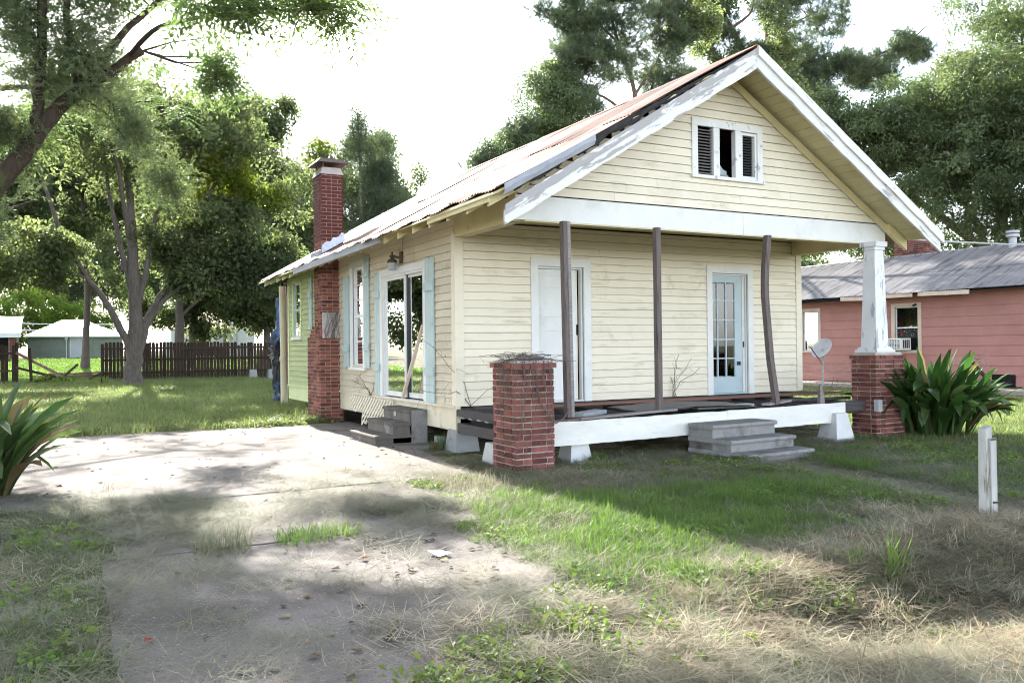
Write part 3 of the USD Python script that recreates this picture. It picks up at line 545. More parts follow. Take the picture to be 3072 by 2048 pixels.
rake(3.40, 5.23, 6.62, 3.315, .12, -1.86, -1.835, 'soffit', 'frieze_board'); rake(3.34, 5.25, .18, 3.36, .1, -1.86, -1.835, 'cream', 'frieze_board')
kb = MB(); kb.hexa([(x, y, rz(x) - .09 + dz) for dz in (-.15, 0) for y in (-1.92, -1.86) for x in (6.62, 7.02)]); part(roof, 'rafter_tail', kb, 'soffit', 'right corner rafter tail')
# porch header, ceiling and side beams
bm = MB(); bm.box(0.0, 3.664, -1.80, -1.60, 3.01, 3.315); pb_ = part(house, 'porch_beam', bm, 'white', 'white porch header beam')
bm = MB(); bm.box(3.668, 6.655, -1.803, -1.60, 3.008, 3.315); part(pb_, 'beam_board', bm, 'white')
bm = MB(); bm.box(.12, 6.5, -1.797, -1.66, 2.995, 3.008); part(pb_, 'beam_underside', bm, 'soffit')
for x0 in (6.47, .0): bm = MB(); bm.box(x0, x0 + .16, -1.60, -.03, 3.0, 3.24); part(house, 'side_beam', bm, 'soffit')
bm = MB(); bm.box(-.018, -.0, -1.8, .0, 3.0, 3.30); bm.box(-.02, .0, -1.81, -1.62, 3.3, 3.5); part(house, 'side_frieze', bm, 'soffit')
for i in range(14): bm = MB(); bm.box(.0, 6.66, -1.60 + i * .115, -1.60 + i * .115 + .110, 3.245, 3.265); part(house, 'porch_ceiling_board', bm, 'soffit')
# three prop posts
pp = MB(); pp.hexa([(x, y, z) for z, o in ((.575, .035), (3.0, 0)) for y in (-1.97, -1.88) for x in (.560 + o, .620 + o)]); pw = part(house, 'porch_post', pp, 'wood', 'doubled grey wooden prop post on the left')
pp = MB(); pp.hexa([(x, y, z) for z, o in ((.575, .035), (3.0, 0)) for y in (-1.955, -1.89) for x in (.624 + o, .672 + o)]); part(pw, 'post_board', pp, 'woodg')
pp = MB(); pp.hexa([(x, y, z) for z, o in ((.59, .005), (3.0, 0)) for y in (-1.97, -1.89) for x in (1.992 + o, 2.064 + o)]); part(house, 'porch_post', pp, 'wood', 'straight middle prop post')
pp = MB(); V = []; zz = np.linspace(.60, 3.0, 12)
for z in zz:
    c = np.interp(z, [.6, 1.2, 2.2, 2.6, 3.0], [4.14, 4.03, 3.935, 3.955, 4.005]); V += [(c - .04, -1.97, z), (c + .04, -1.97, z), (c + .04, -1.89, z), (c - .04, -1.89, z)]
pp.add(V, [(i * 4 + k, i * 4 + (k + 1) % 4, i * 4 + 4 + (k + 1) % 4, i * 4 + 4 + k) for i in range(11) for k in range(4)] + [(0, 3, 2, 1), (44, 45, 46, 47)]); part(house, 'porch_post', pp, 'wood', 'bowed leaning prop post on the right')
# porch floor structure
def rim(x0, x1, z0a, z1a, z0b, z1b, y0, y1):
    m = MB(); n = 40; V = []
    for t in np.linspace(0, 1, n):
        x = x0 + (x1 - x0) * t; j = .006 * (meshkit.fbm(np.array([x * 5., 0, 1.]), 3, 3) - .5) * 2; lo, hi = z0a + (z0b - z0a) * t + j, z1a + (z1b - z1a) * t + 1.6 * j
        V += [(x, y0, lo), (x, y0, hi), (x, y1, lo), (x, y1, hi)]
    F = [(0, 2, 3, 1), (4 * n - 4, 4 * n - 3, 4 * n - 1, 4 * n - 2)]
    for i in range(n - 1):
        a = i * 4; b = a + 4; F += [(a, b, b + 1, a + 1), (a + 2, a + 3, b + 3, b + 2), (a + 1, b + 1, b + 3, a + 3), (a, a + 2, b + 2, b)]
    return m.add(V, F)
dk = part(house, 'porch_floor', MB().box(.1, 6.5, -1.85, -1.72, .38, .52), 'woodh', 'broken porch floor with missing boards')
part(dk, 'rim_board', rim(.19, 3.138, .232, .525, .262, .545, -2.02, -1.975), 'rimw', 'white painted front rim board'); part(dk, 'rim_board', rim(3.146, 5.45, .262, .548, .283, .572, -2.018, -1.975), 'rimw', 'white painted right rim board')
part(dk, 'beam', MB().box(5.40, 6.02, -1.97, -1.83, .42, .58), 'woodh', 'exposed black rotten beam end')
part(dk, 'beam', MB().box(-.02, .12, -1.75, -.05, .26, .40), 'woodh'); part(dk, 'beam', MB().box(-.03, .10, -1.72, -.05, .50, .59), 'woodh')
for i in range(6): part(dk, 'broken_board_end', MB().box(-.06 + .03 * rng.random(), .12, -1.60 + i * .26, -1.60 + i * .26 + .11, .475, .495), 'woodg')
for x in np.arange(.35, 6.5, .52): part(dk, 'joist', MB().box(x, x + .045, -1.95, -.04, .40, .545), 'woodh')
for i, (x0, x1, y, z) in enumerate(((1.15, 7.15, -.42, .605), (1.3, 6.9, -.28, .607), (.2, 6.6, -.14, .603))): part(dk, 'floor_board', MB().bar((x0, y, z), (x1, y - .04, z - .005), .10, .035), 'woodr' if i == 0 else 'woodh', 'long red brown board lying along the wall' if i == 0 else None)
m = MB(); V = []; nx_, ny_ = 26, 8
for j in range(ny_):
    for i in range(nx_):
        u, v = i / (nx_ - 1), j / (ny_ - 1); x = 1.75 + 2.0 * u + .25 * v; y = -1.92 + 1.15 * v - .05 * math.sin(u * 9); y += .03 * math.sin(u * 31) if j == 0 else 0
        V.append((x, y, .585 + .03 * math.sin(u * 3.1) + .006 * math.sin(v * 11)))
V = np.array(V); Fq = [(j * nx_ + i, j * nx_ + i + 1, (j + 1) * nx_ + i + 1, (j + 1) * nx_ + i) for j in range(ny_ - 1) for i in range(nx_ - 1)]
m.add(V, Fq); m.add(V - (0, 0, .02), [f[::-1] for f in Fq]); part(dk, 'plywood_sheet', m, 'woodg', 'warped grey plywood sheet')
def plank(p, q, w, h, mat, label, name='loose_plank'): single(name, MB().bar(p, q, w, h), mat, label, 'plank', 'loose planks on the broken porch')
plank((3.9, -1.96, .60), (4.75, -1.55, .60), .12, .03, 'woodg', 'pale grey plank lying by the foot of the bowed post')
plank((3.05, -1.45, .565), (3.95, -1.62, .57), .16, .05, 'blue', 'faded blue plank among the joists right of the plywood')
plank((.75, -1.98, .555), (2.3, -1.93, .60), .11, .03, 'woodg', 'grey plank under the foot of the middle post')
plank((.35, -1.96, .535), (1.0, -1.95, .56), .12, .03, 'wood', 'grey plank under the foot of the left post')
plank((1.0, -1.55, .56), (1.5, -1.35, .575), .2, .05, 'flash', 'bluish metal scrap on the porch near the left post')
plank((4.9, -1.0, .56), (6.3, -1.35, .575), .12, .04, 'woodh', 'dark plank bridging the right porch joists')
pk = MB(); pk.hexa([(x, y, z) for z, w in ((.56, .05), (.83, .022)) for y in (-1.82 - w, -1.82 + w * .3) for x in (5.14 - w, 5.14 + w)]); single('wooden_wedge', pk, 'woodg', 'small pointed grey stake standing on the right end of the porch', 'stake')
# fittings
ln = part(house, 'wall_lantern', MB().lathe([(.0, .16), (.045, .15), (.05, .12), (.02, .10), (.075, .07), (.09, .03), (.085, .025)], (-.15, 2.12, 2.80), 8), 'bronze', 'dark bronze wall lantern above the sliding door', smooth=False)
part(ln, 'glass', MB().lathe([(.08, .025), (.062, -.09), (.0, -.10)], (-.15, 2.12, 2.80), 8), 'blind'); part(ln, 'bracket', MB().bar((-.15, 2.12, 2.93), (-.02, 2.02, 2.90), .03, .04), 'bronze'); part(ln, 'back_plate', MB().box(-.05, -.02, 1.97, 2.07, 2.82, 3.0), 'bronze')
part(ln, 'finial', MB().lathe([(.0, .21), (.018, .19), (.01, .16)], (-.15, 2.12, 2.80), 6), 'bronze')
cd = MB(); cd.tube([(-.03, 2.0, 3.0), (-.035, 1.99, 3.15), (-.04, 1.98, 3.24)], .012, 6); part(ln, 'conduit', cd, 'creamold')
dp = MB(); dp.tube([(.06, 10.35, 0.0), (.055, 10.35, 1.5), (.04, 10.35, 3.0)], .085, 14); dpp = part(house, 'drain_pipe', dp, 'drain', 'cream painted pipe at the back corner', smooth=40)
for z in (1.22, 2.45): part(dpp, 'pipe_collar', MB().tube([(.055, 10.35, z - .05), (.055, 10.35, z + .05)], .10, 14), 'drain')
part(house, 'rear_corner_board', MB().box(-.01, .12, 9.6, 9.75, .6, 3.1), 'woodr', 'bare red brown corner board at the back')
rp_ = MB(); rp_.box(.12, .2, 9.6, 10.3, .6, 3.1); part(house, 'rear_lean_to', rp_, 'dark')

# ------------------------------------------------------------------ bricks
def ring(parent, x0, x1, y0, y1, z, h, L, shift, mat, sides='nwes', far=None, depth=.09, mort=.012):
    """One course of bricks round a rectangle; n: -y face, w: -x face; others joined into far."""
    bh = h - mort
    def brick(a, b, side):
        j = rng.normal(0, .0016); o = .004 + j
        if side == 'n': bx = (a, b, y0 - o, y0 + depth, z, z + bh)
        elif side == 's': bx = (a, b, y1 - depth, y1 + o, z, z + bh)
        elif side == 'w': bx = (x0 - o, x0 + depth, a, b, z, z + bh)
        else: bx = (x1 - depth, x1 + o, a, b, z, z + bh)
        if side in sides:
            V = np.array([(x, y, zz) for zz in bx[4:6] for y in bx[2:4] for x in bx[0:2]]) + rng.normal(0, .0018, (8, 3)); V[4:, 2] += rng.normal(0, .002)
            if rng.random() < .12: q = rng.integers(0, 8); V[q] += (np.array(V).mean(0) - V[q]) * .12
            part(parent, 'brick', MB().hexa(V), mat)
        elif far is not None: far.box(*bx)
    for side, lo, hi in (('n', x0, x1), ('s', x0, x1), ('w', y0, y1), ('e', y0, y1)):
        inset = 0 if (side in 'ns') == bool(shift) else depth + mort + .003
        a, e = lo + inset, hi - inset
        first = True
        while a < e - .01:
            w_ = L if (not first or shift) else L * .5 if (e - a) > L else L
            b = min(a + w_, e)
            if e - b < .045: b = e
            brick(a + (0 if first else mort / 2), b - (0 if b >= e - 1e-6 else mort / 2), side); a = b; first = False
def pier(name, label, x0, x1, y0, y1, ztop, capz, group, damage=False):
    p = thing(name, label, 'pier', group=group); core = MB().box(x0 + .006, x1 - .006, y0 + .006, y1 - .006, -.05, ztop - .012)
    if damage: core = MB().box(x0 + .03, x1 - .03, y0 + .03, y1 - .03, -.05, ztop - .012)
    part(p, 'mortar', core, 'mortar'); far = MB(); h = .0695; k = 0; z = -.045
    while z < ztop - .03:
        g = .022 if abs(z - capz) < h * .55 else 0.
        ring(p, x0 - g, x1 + g, y0 - g, y1 + g, z, h, .2, k % 2, 'brick', 'nw', far); z += h; k += 1
    part(p, 'hidden_bricks', far, 'brick', kind='stuff'); part(p, 'mortar_cap', MB().box(x0 + .02, x1 - .05, y0 + .02, y1 - .03, ztop - .012, ztop + .008), 'cement'); return p
p1_ = pier('brick_pier', 'free standing red brick porch pier at the left with dry vines', -.318, .19, -2.315, -1.74, 1.285, 1.20, 'brick porch piers')
single('roofing_scrap', MB().box(-.08, .16, -2.12, -1.92, 1.295, 1.335), 'woodg', 'grey scrap block lying on top of the left brick pier', 'scrap')
p2_ = pier('brick_pier', 'red brick porch pier at the right carrying the tapered column', 5.95, 6.60, -2.16, -1.72, 1.30, 1.22, 'brick porch piers')
part(p2_, 'electric_box', MB().box(5.90, 5.99, -2.24, -2.16, .42, .60), 'galv', 'small grey metal box')
# tapered column on the right pier
cl = MB(); cl.hexa([(x, y, z) for z, w in ((1.39, .140), (2.90, .098)) for y in (-1.94 - w, -1.94 + w) for x in (6.21 - w, 6.21 + w)]); c_ = part(house, 'porch_column', cl, 'peelcol', 'tapered white column with peeling paint')
for z0, z1, w in ((1.309, 1.345, .205), (1.345, 1.375, .178), (1.375, 1.395, .158)): part(c_, 'base_moulding', MB().box(6.21 - w, 6.21 + w, -1.94 - w, -1.94 + w, z0, z1), 'peelcol')
for z0, z1, w in ((2.88, 2.93, .115), (2.93, 3.005, .14)): part(c_, 'capital', MB().box(6.21 - w, 6.21 + w, -1.94 - w, -1.94 + w, z0, z1), 'peelcol')
# chimney
ch = part(house, 'chimney', MB().box(-.392, .05, 5.47, 6.38, -.05, 1.68).box(-.345, .06, 5.47, 6.02, 1.68, 4.93), 'mortar', 'tall outside brick chimney with stepped shoulder')
far = MB(); z, k, nb = -.02, 0, 0
while z < 4.90:
    if z < 1.66: r_ = (-.40, .055, 5.462, 6.39)
    elif z < 1.90: r_ = (-.385, .06, 5.462, 6.39 - (z - 1.60) * 1.2)
    else: r_ = (-.352, .075, 5.462, 6.03)
    if nb < 300: 
        before = used.get((ch, 'brick'), 0); ring(ch, *r_, z, .0715, .2, k % 2, 'brickr', 'nw', far); nb += used.get((ch, 'brick'), 0) - before
    else: ring(ch, *r_, z, .0715, .2, k % 2, 'brickr', '', far)
    z += .0715; k += 1
part(ch, 'upper_bricks', far, 'brickr', kind='stuff')
part(ch, 'cement_patch', MB().box(-.36, .02, 5.440, 5.462, 1.66, 2.16), 'cement')
ck = MB(); ck.hexa([(x, y, z) for z, o in ((4.86, .012), (5.0, -.04)) for y in (5.45 - o, 6.04 + o) for x in (-.36 - o, .085 + o)]); part(ch, 'cement_crown', ck, 'cement')
cp = MB(); cp.hexa([(x, y, z) for z, o in ((5.08, .09), (5.17, .0)) for y in (5.46 - o, 6.03 + o) for x in (-.36 - o, .09 + o)]); part(ch, 'rain_cap', cp, 'bronze', 'flared rusty metal rain cap')
for x, y in ((-.30, 5.5), (.03, 5.5), (-.30, 5.98), (.03, 5.98)): part(ch, 'cap_leg', MB().box(x - .012, x + .012, y - .012, y + .012, 4.98, 5.10), 'bronze')
fs = MB(); V = [(x, 5.445 - .03 * a, rz(x, 5.4) + b) for x in np.linspace(-.36, .10, 9) for a, b in ((2.2, .03), (.6, .05), (0, .20 + .03 * math.sin(x * 40)))]
fs.add(V, [(i * 3 + k, i * 3 + 3 + k, i * 3 + 4 + k, i * 3 + 1 + k) for i in range(8) for k in range(2)]); part(ch, 'sealant', fs, 'flashw', 'bluish white sealant smeared at the roof line')
fs = MB(); fs.hexa([(x, y, rz(x, y) + dz) for dz in (.0, .12) for y in (5.44, 6.05) for x in (-.41, -.36)]); part(ch, 'flashing', fs, 'flash')

# ------------------------------------------------------------------ steps, footings, lattice
def stepblock(parent, lo, hi, mat, nose=.03, axis='y', face=0, name='tread'):
    pass
stp = thing('front_steps', 'three grey concrete steps leading up to the porch', 'steps', loc=(3.02, -2.6, 0), rz=4.2)
for y0, y1, z in ((-.50, .55, .105), (-.21, .55, .255), (.10, .55, .425)):
    part(stp, 'riser', MB().box(-.585, .585, y0 + .03, y1, -.05, z - .055), 'step')
    t = MB(); n = 7; prof = [(y1, z - .056), (y1, z)] + [(y0 + .025 - .028 * math.sin(a), z - .028 + .028 * math.cos(a)) for a in np.linspace(0, PI, n)]
    t.prism(prof, lambda a, b, q: (q, a, b), -.605, .605); part(stp, 'tread', t, 'step')
sst = thing('side_steps', 'stained dark concrete steps below the sliding glass door', 'steps')
for x0, z in ((-.85, .17), (-.575, .345), (-.31, .525)):
    part(sst, 'riser', MB().box(x0 + .02, -.02, 1.06, 2.20, -.02, z - .05), 'darkstep')
    prof = [(-.02, z - .051), (-.02, z)] + [(x0 + .025 - .027 * math.sin(a), z - .0255 + .0255 * math.cos(a)) for a in np.linspace(0, PI, 7)]
    t = MB(); t.prism(prof, lambda a, b, q: (a, q, b), 1.045, 2.215); part(sst, 'tread', t, 'darkstep')
part(sst, 'base_course', MB().box(-.86, -.02, 1.05, 2.21, -.03, .045), 'darkstep'); part(sst, 'side_panel', MB().box(-.27, -.022, 1.035, 1.06, .0, .52), 'step'); part(sst, 'label', MB().box(-.3005, -.297, 1.62, 1.72, .40, .47), 'blind', 'small pale sticker on the top riser')
lt = thing('lattice_panel', 'broken cream diamond lattice leaning under the sliding door', 'lattice')
def clip_bar(parent, y0, z0, dy, dz, o, zmin_f):
    L = 1.; n = 24; pts = [(y0 + dy * t, z0 + dz * t) for t in np.linspace(0, L, n)]; ins = [p for p in pts if zmin_f(p[0]) <= p[1] <= .60 and 2.35 < p[0] < 4.55]
    if len(ins) > 2: part(parent, 'lath', MB().bar((-.06 - o - (.6 - ins[0][1]) * .3, *ins[0]), (-.06 - o - (.6 - ins[-1][1]) * .3, *ins[-1]), .034, .008, up=(1, 0, 0)), 'cream')
zf = lambda y: np.interp(y, [2.3, 3.2, 3.6, 3.65, 4.2, 4.6], [.36, .16, .10, .34, .30, .50])
for s in (-1, 1):
    for y0 in np.arange(1.6, 5.4, .135): clip_bar(lt, y0, -.02 if s > 0 else .62, .42, .64 * s, .0 if s > 0 else .012, zf)
def footing(name, label, x, y, b, t, h, mat, group): return single(name, MB().hexa([(x + i * w, y + j * w, z) for z, w in ((-.03, b), (h, t)) for j in (-1, 1) for i in (-1, 1)]), mat, label, 'footing', group)
footing('pier_block', 'white tapered concrete footing under the right end of the porch', 5.28, -1.98, .20, .115, .42, 'blockw', 'tapered concrete footings'); 
single('footing_pad', MB().box(4.98, 5.40, -2.22, -1.72, -.03, .05), 'block', 'low grey concrete pad beneath the right white footing', 'pad')
footing('pier_block', 'white tapered concrete footing beside the left brick pier', .78, -1.83, .17, .12, .26, 'blockw', 'tapered concrete footings')
footing('pier_block', 'grey tapered concrete footing under the front left house corner', .12, .10, .19, .15, .30, 'block', 'tapered concrete footings')
footing('pier_block', 'white tapered concrete footing behind the left brick pier', -.14, -1.50, .16, .11, .27, 'blockw', 'tapered concrete footings')
for x, y, l in ((3.3, .1, 'dark footing under the middle of the front wall'), (6.5, .1, 'footing under the right front corner of the house'), (.12, 3.3, 'footing under the left wall behind the lattice'), (.10, 7.0, 'footing under the green wall beside the chimney')): footing('pier_block', l, x, y, .19, .15, .30, 'block', 'tapered concrete footings')
single('cinder_block', MB().box(-.02, .12, .55, .78, -.02, .15), 'block', 'grey block lying under the left wall near the front corner', 'block'); single('loose_brick', MB().bar((-.12, .45, .03), (-.04, .72, .03), .1, .06), 'brick', 'loose red brick on the ground by the house corner', 'brick')

# ------------------------------------------------------------------ the pink house on the right
PX = 19.5
pk = thing('pink_house', 'low pink house with streaky corrugated tin roof on the right', 'house')
PF = lambda u, z, o: (PX - o, u, z)
wo = [(6.98, 8.05, 1.16, 2.70), (11.05, 11.98, 1.17, 2.70)]
def pwall():
    sh = MB(); us = [-6., 6.98, 8.05, 11.05, 11.98, 15.]
    for i, (a, b) in enumerate(zip(us[:-1], us[1:])):
        if i % 2: fbox(PF, a, b, .1, wo[i // 2][2], -.1, 0, sh); fbox(PF, a, b, wo[i // 2][3], 3.2, -.1, 0, sh)
        else: fbox(PF, a, b, .1, 3.2, -.1, 0, sh)
    w = part(pk, 'front_wall', sh, 'pink'); z = .14
    while z < 3.15:
        segs = [(-6., 15.)]
        for o in wo:
            if o[2] < z + .28 and o[3] > z + .02: segs = [s for a, b in segs for s in ((a, min(b, o[0])), (max(a, o[1]), b)) if s[1] - s[0] > .02]
        for a, b in segs:
            cuts = [a] + [c for c in (-2.4 + 3.66 * np.arange(5) + (1.8 if int(z * 10) % 2 else 0)) if a + .5 < c < b - .5] + [b]
            for p, q in zip(cuts[:-1], cuts[1:]):
                V = [PF(u, zz, o) for zz, of in ((z, .026), (min(z + .293, 3.2), .010)) for o in (of, .001) for u in (p, q - .003)]
                part(w, 'siding_board', MB().hexa(V), 'pink')
        z += .298
pwall()
b = MB(); b.box(PX + .1, 25.6, -6, -5.9, .1, 3.2).box(PX + .1, 25.6, 14.9, 15, .1, 3.2).box(25.5, 25.6, -6, 15, .1, 3.2); b.prism([(PX, 3.1), (25.6, 3.1), (22.5, 4.5)], lambda a, q, t: (a, t, q), 14.9, 15.); part(pk, 'hidden_walls', b, 'pink')
part(pk, 'dark_interior', MB().box(PX + 1.2, PX + 1.3, -5.8, 14.8, .2, 3.1), 'dark')
def pz(x): return 3.02 + (4.56 - 3.02) * (x - 18.95) / (22.5 - 18.95)
prf = part(pk, 'roof', MB().hexa([(x, y, pz(x) - dz) for dz in (.08, .04) for y in (-6.3, 15.3) for x in (19.0, 22.48)]), 'dark', 'low corrugated tin roof with dark streaks')
for row in range(2):
    for c in range(35):
        y0 = -6.4 + c * .62; ys = np.linspace(y0, y0 + .65, 30); xa, xb = ((20.6, 22.52) if row == 0 else (18.93 + rng.normal(0, .015), 20.75)); V = []
        if y0 < 1.5 and row == 0: continue
        for x in np.linspace(xa, xb, 3):
            for y in ys: V.append((x, y, pz(x) + (.02 if row == 0 else .008) + .011 * math.cos(2 * PI * y / .085)))
        part(prf, 'tin_sheet', (np.array(V), np.array([(k * 30 + i, k * 30 + i + 1, (k + 1) * 30 + i + 1, (k + 1) * 30 + i) for k in range(2) for i in range(29)])), 'pinkroof', smooth=True)
part(prf, 'far_slope', MB().hexa([(x, y, 4.56 - .42 * (x - 22.5) - dz) for dz in (.04, 0) for y in (-6.4, 15.3) for x in (22.52, 26.1)]), 'pinkroof')
part(prf, 'tin_sheet', MB().hexa([(x, y, pz(x) - dz) for dz in (.03, 0) for y in (-6.4, 1.2) for x in (20.6, 22.52)]), 'pinkroof')
part(prf, 'ridge_cap', MB().tube([(22.51, -6.4, 4.57), (22.51, 15.3, 4.57)], .06, 8), 'pinkroof')
part(prf, 'fascia', MB().box(18.98, 19.0, 8.2, 14.9, 2.90, 3.0), 'dark')
for a, b_, dz in ((6.9, 8.3, .0), (5.0, 6.7, .02), (8.6, 9.7, .03)): part(prf, 'fascia', MB().bar((18.97, a, 2.95 - dz), (18.97, b_, 2.955), .025, .13), 'trim', 'faded tan fascia board')
vp = MB(); vp.lathe([(.12, 0), (.12, .38), (.20, .40), (.20, .48), (.13, .50), (.20, .53), (.20, .60), (.0, .62)], (22.3, 5.7, 4.4), 14); part(prf, 'vent_pipe', vp, 'galv', 'round grey roof vent pipe', smooth=30)
pc = part(pk, 'chimney', MB().box(22.65, 23.25, 9.05, 10.35, 4.2, 5.45), 'mortar', 'dark red brick chimney behind the ridge'); far = MB()
for k in range(17): ring(pc, 22.64, 23.26, 9.04, 10.36, 4.2 + k * .0735, .0735, .21, k % 2, 'brick', 'nw', far)
part(pc, 'hidden_bricks', far, 'brick', kind='stuff')
def pwin(o, inside, label):
    w = part(pk, 'window', fbox(PF, o[0] - .04, o[1] + .04, o[2] - .06, o[2], -.05, .07), 'trim', label)
    frame(w, PF, (o[0] - .02, o[1] + .02, o[2], o[3] + .02), .125, .04, 'trim')
    a, b, c, d = o[0] + .105, o[1] - .105, o[2], o[3] - .105; mid = (c + d) / 2 if inside == 'blind' else 1.92
    for e in ((a, a + .035, c, d), (b - .035, b, c, d), (a, b, d - .03, d), (a, b, mid - .02, mid + .02), (a, b, c, c + .03)): part(w, 'sash_rail', fbox(PF, *e, -.05, -.02), 'white')
    part(w, 'pane', fbox(PF, a, b, mid, d, -.04, -.037), 'glass')
    if inside == 'blind': part(w, 'pane', fbox(PF, a, b, c, mid, -.045, -.042), 'glass')
    part(w, 'curtain', fbox(PF, a, b, c if inside == 'blind' else 1.58, d, -.09, -.08), inside)
pwin(wo[1], 'blind', 'left window with a plain white blind'); pwin(wo[0], 'floral', 'right window with a dark red-flowered curtain')
part(pk, 'window_gap', fbox(PF, 7.09, 7.95, 1.17, 1.57, -.14, -.12), 'dark')
part(pk, 'security_camera', MB().tube([(PX - .06, 7.12, 2.66), (PX - .16, 7.16, 2.62)], .035, 10), 'black', 'small dark camera above the window')
ac = thing('window_air_conditioner', 'white boxy air conditioner sticking out of the pink house window', 'air conditioner')
part(ac, 'casing', MB().box(PX - .52, PX - .02, 7.35, 8.00, 1.20, 1.58), 'acw'); part(ac, 'back_grille', MB().box(PX - .528, PX - .52, 7.40, 7.96, 1.24, 1.54), 'dark')
for k in range(7): part(ac, 'grille_bar', MB().box(PX - .54, PX - .528, 7.40, 7.96, 1.262 + k * .04, 1.275 + k * .04), 'acw')
for k in range(9): part(ac, 'grille_bar', MB().box(PX - .541, PX - .529, 7.435 + k * .06, 7.447 + k * .06, 1.24, 1.54), 'acw')
part(ac, 'name_plate', MB().box(PX - .546, PX - .54, 7.6, 7.82, 1.38, 1.43), 'blind')
for k in range(4): part(ac, 'side_louvre', MB().box(PX - .42 + k * .09, PX - .36 + k * .09, 7.343, 7.351, 1.26, 1.53), 'black')
part(pk, 'crawl_vent', fbox(PF, 3.95, 4.65, .12, .48, .015, .035), 'dark', 'dark crawl space opening at the base'); part(pk, 'crawl_gap', fbox(PF, 2.2, 5.2, .0, .12, .0, .03), 'dark')
part(pk, 'base_gap', fbox(PF, 5.2, 15., -.05, .12, -.1, -.05), 'dark')
# satellite dish
DX, DY = 16.85, 8.6; g0 = float(ground(DX, DY))
sdh = thing('satellite_dish', 'grey oval satellite dish on a pole before the pink house', 'satellite dish')
part(sdh, 'pole', MB().tube([(DX, DY, g0 - .05), (DX, DY, g0 + 1.0)], .032, 10), 'galv', smooth=40)
ax = np.array([-.86, .03, .5]); ax /= np.linalg.norm(ax); e1 = np.cross((0, 0, 1), ax); e1 /= np.linalg.norm(e1); e2 = np.cross(ax, e1); c0 = np.array([DX - .08, DY - .02, 1.30]); m = MB(); V = [c0 - ax * .07]; R_ = 6; N = 28
for r in range(1, R_ + 1):
    for k in range(N): q = r / R_; V.append(c0 + ax * (-.07 + .07 * q * q) + .40 * q * math.cos(2 * PI * k / N) * e1 + .36 * q * math.sin(2 * PI * k / N) * e2)
F = [(0, 1 + k, 1 + (k + 1) % N, 0) for k in range(N)] + [(1 + (r - 1) * N + k, 1 + r * N + k, 1 + r * N + (k + 1) % N, 1 + (r - 1) * N + (k + 1) % N) for r in range(1, R_) for k in range(N)]
m.add(V, F); m.add(np.array(V) - ax * .012, [f[::-1] for f in F]); part(sdh, 'reflector', m, 'dish', smooth=True)
lnb = c0 + ax * .42 - e2 * .22; part(sdh, 'feed_arm', MB().tube([c0 - e2 * .36 - ax * .05, lnb], .016, 8), 'black'); part(sdh, 'feed_horn', MB().tube([lnb - ax * .06 + e2 * .03, lnb + ax * .06 - e2 * .02], .035, 10), 'galv'); part(sdh, 'mount', MB().bar((DX, DY, .95), c0 - ax * .06, .08, .1), 'galv'); part(sdh, 'brace', MB().tube([c0 - e2 * .33 - ax * .04, (DX, DY, .72)], .012, 6), 'black')
# sagging wire fence and its post
wf = thing('wire_fence', 'sagging rusty wire mesh fence behind the strappy plant', 'fence'); wx = np.linspace(0, 1, 34)
def wp(t, h): return np.array([14.2 + 1.6 * t, 7.6 - 5.2 * t, float(ground(14.2 + 1.6 * t, 5)) + h * (1 + .10 * math.sin(t * 8)) - .18 * math.sin(t * PI) * h + .02 * math.sin(t * 25)])
for h in np.linspace(.08, .98, 8): part(wf, 'strand', MB().tube([wp(t, h) for t in wx], .006, 4, cap=False), 'wire')
for t in np.linspace(.0, 1., 34): part(wf, 'stay', MB().tube([wp(t, .05) + (0, 0, 0), wp(min(1, t + .03), .5), wp(t, .98)], .005, 4, cap=False), 'wire')
fp = MB(); fp.tube([(15.95, 2.15, -.05), (15.75, 2.35, .45), (15.55, 2.6, .85), (15.5, 2.7, 1.05)], [.05, .045, .05, .03], 8); single('fence_post', fp, 'barkd', 'crooked dark branch post at the end of the wire fence', 'post')
vd = MB()
for k in range(12):
    a = np.array([15.55, 2.6, .9]) + rng.normal(0, .08, 3); vd.tube([a, a + rng.normal(0, .12, 3) + (-.05, 0, .05), a + rng.normal(0, .18, 3) + (-.1, 0, -.15)], .006, 4)
single('dry_vine', vd, 'vine', 'tangle of dry vine on the crooked branch post', 'vine')
# utility pole and line at the right
up_ = thing('utility_pole', 'distant grey utility pole rising behind the pink house', 'utility pole'); part(up_, 'shaft', MB().tube([(42.0, 20.5, .0), (42.05, 20.5, 9.)], [.16, .13], 10), 'pole'); part(up_, 'cap', MB().tube([(42.05, 20.5, 9.), (42.05, 20.5, 9.12)], .14, 10), 'galv')
pl = MB(); a, b_ = np.array([7.0, -1.9, 3.1]), np.array([42., 1., 7.4]); pl.tube([a + (b_ - a) * t - np.array([0, 0, .9 * 4 * t * (1 - t)]) for t in np.linspace(0, 1, 24)], .014, 5); single('service_wire', pl, 'galv', 'overhead service wire running from the right eave towards the right', 'wire')

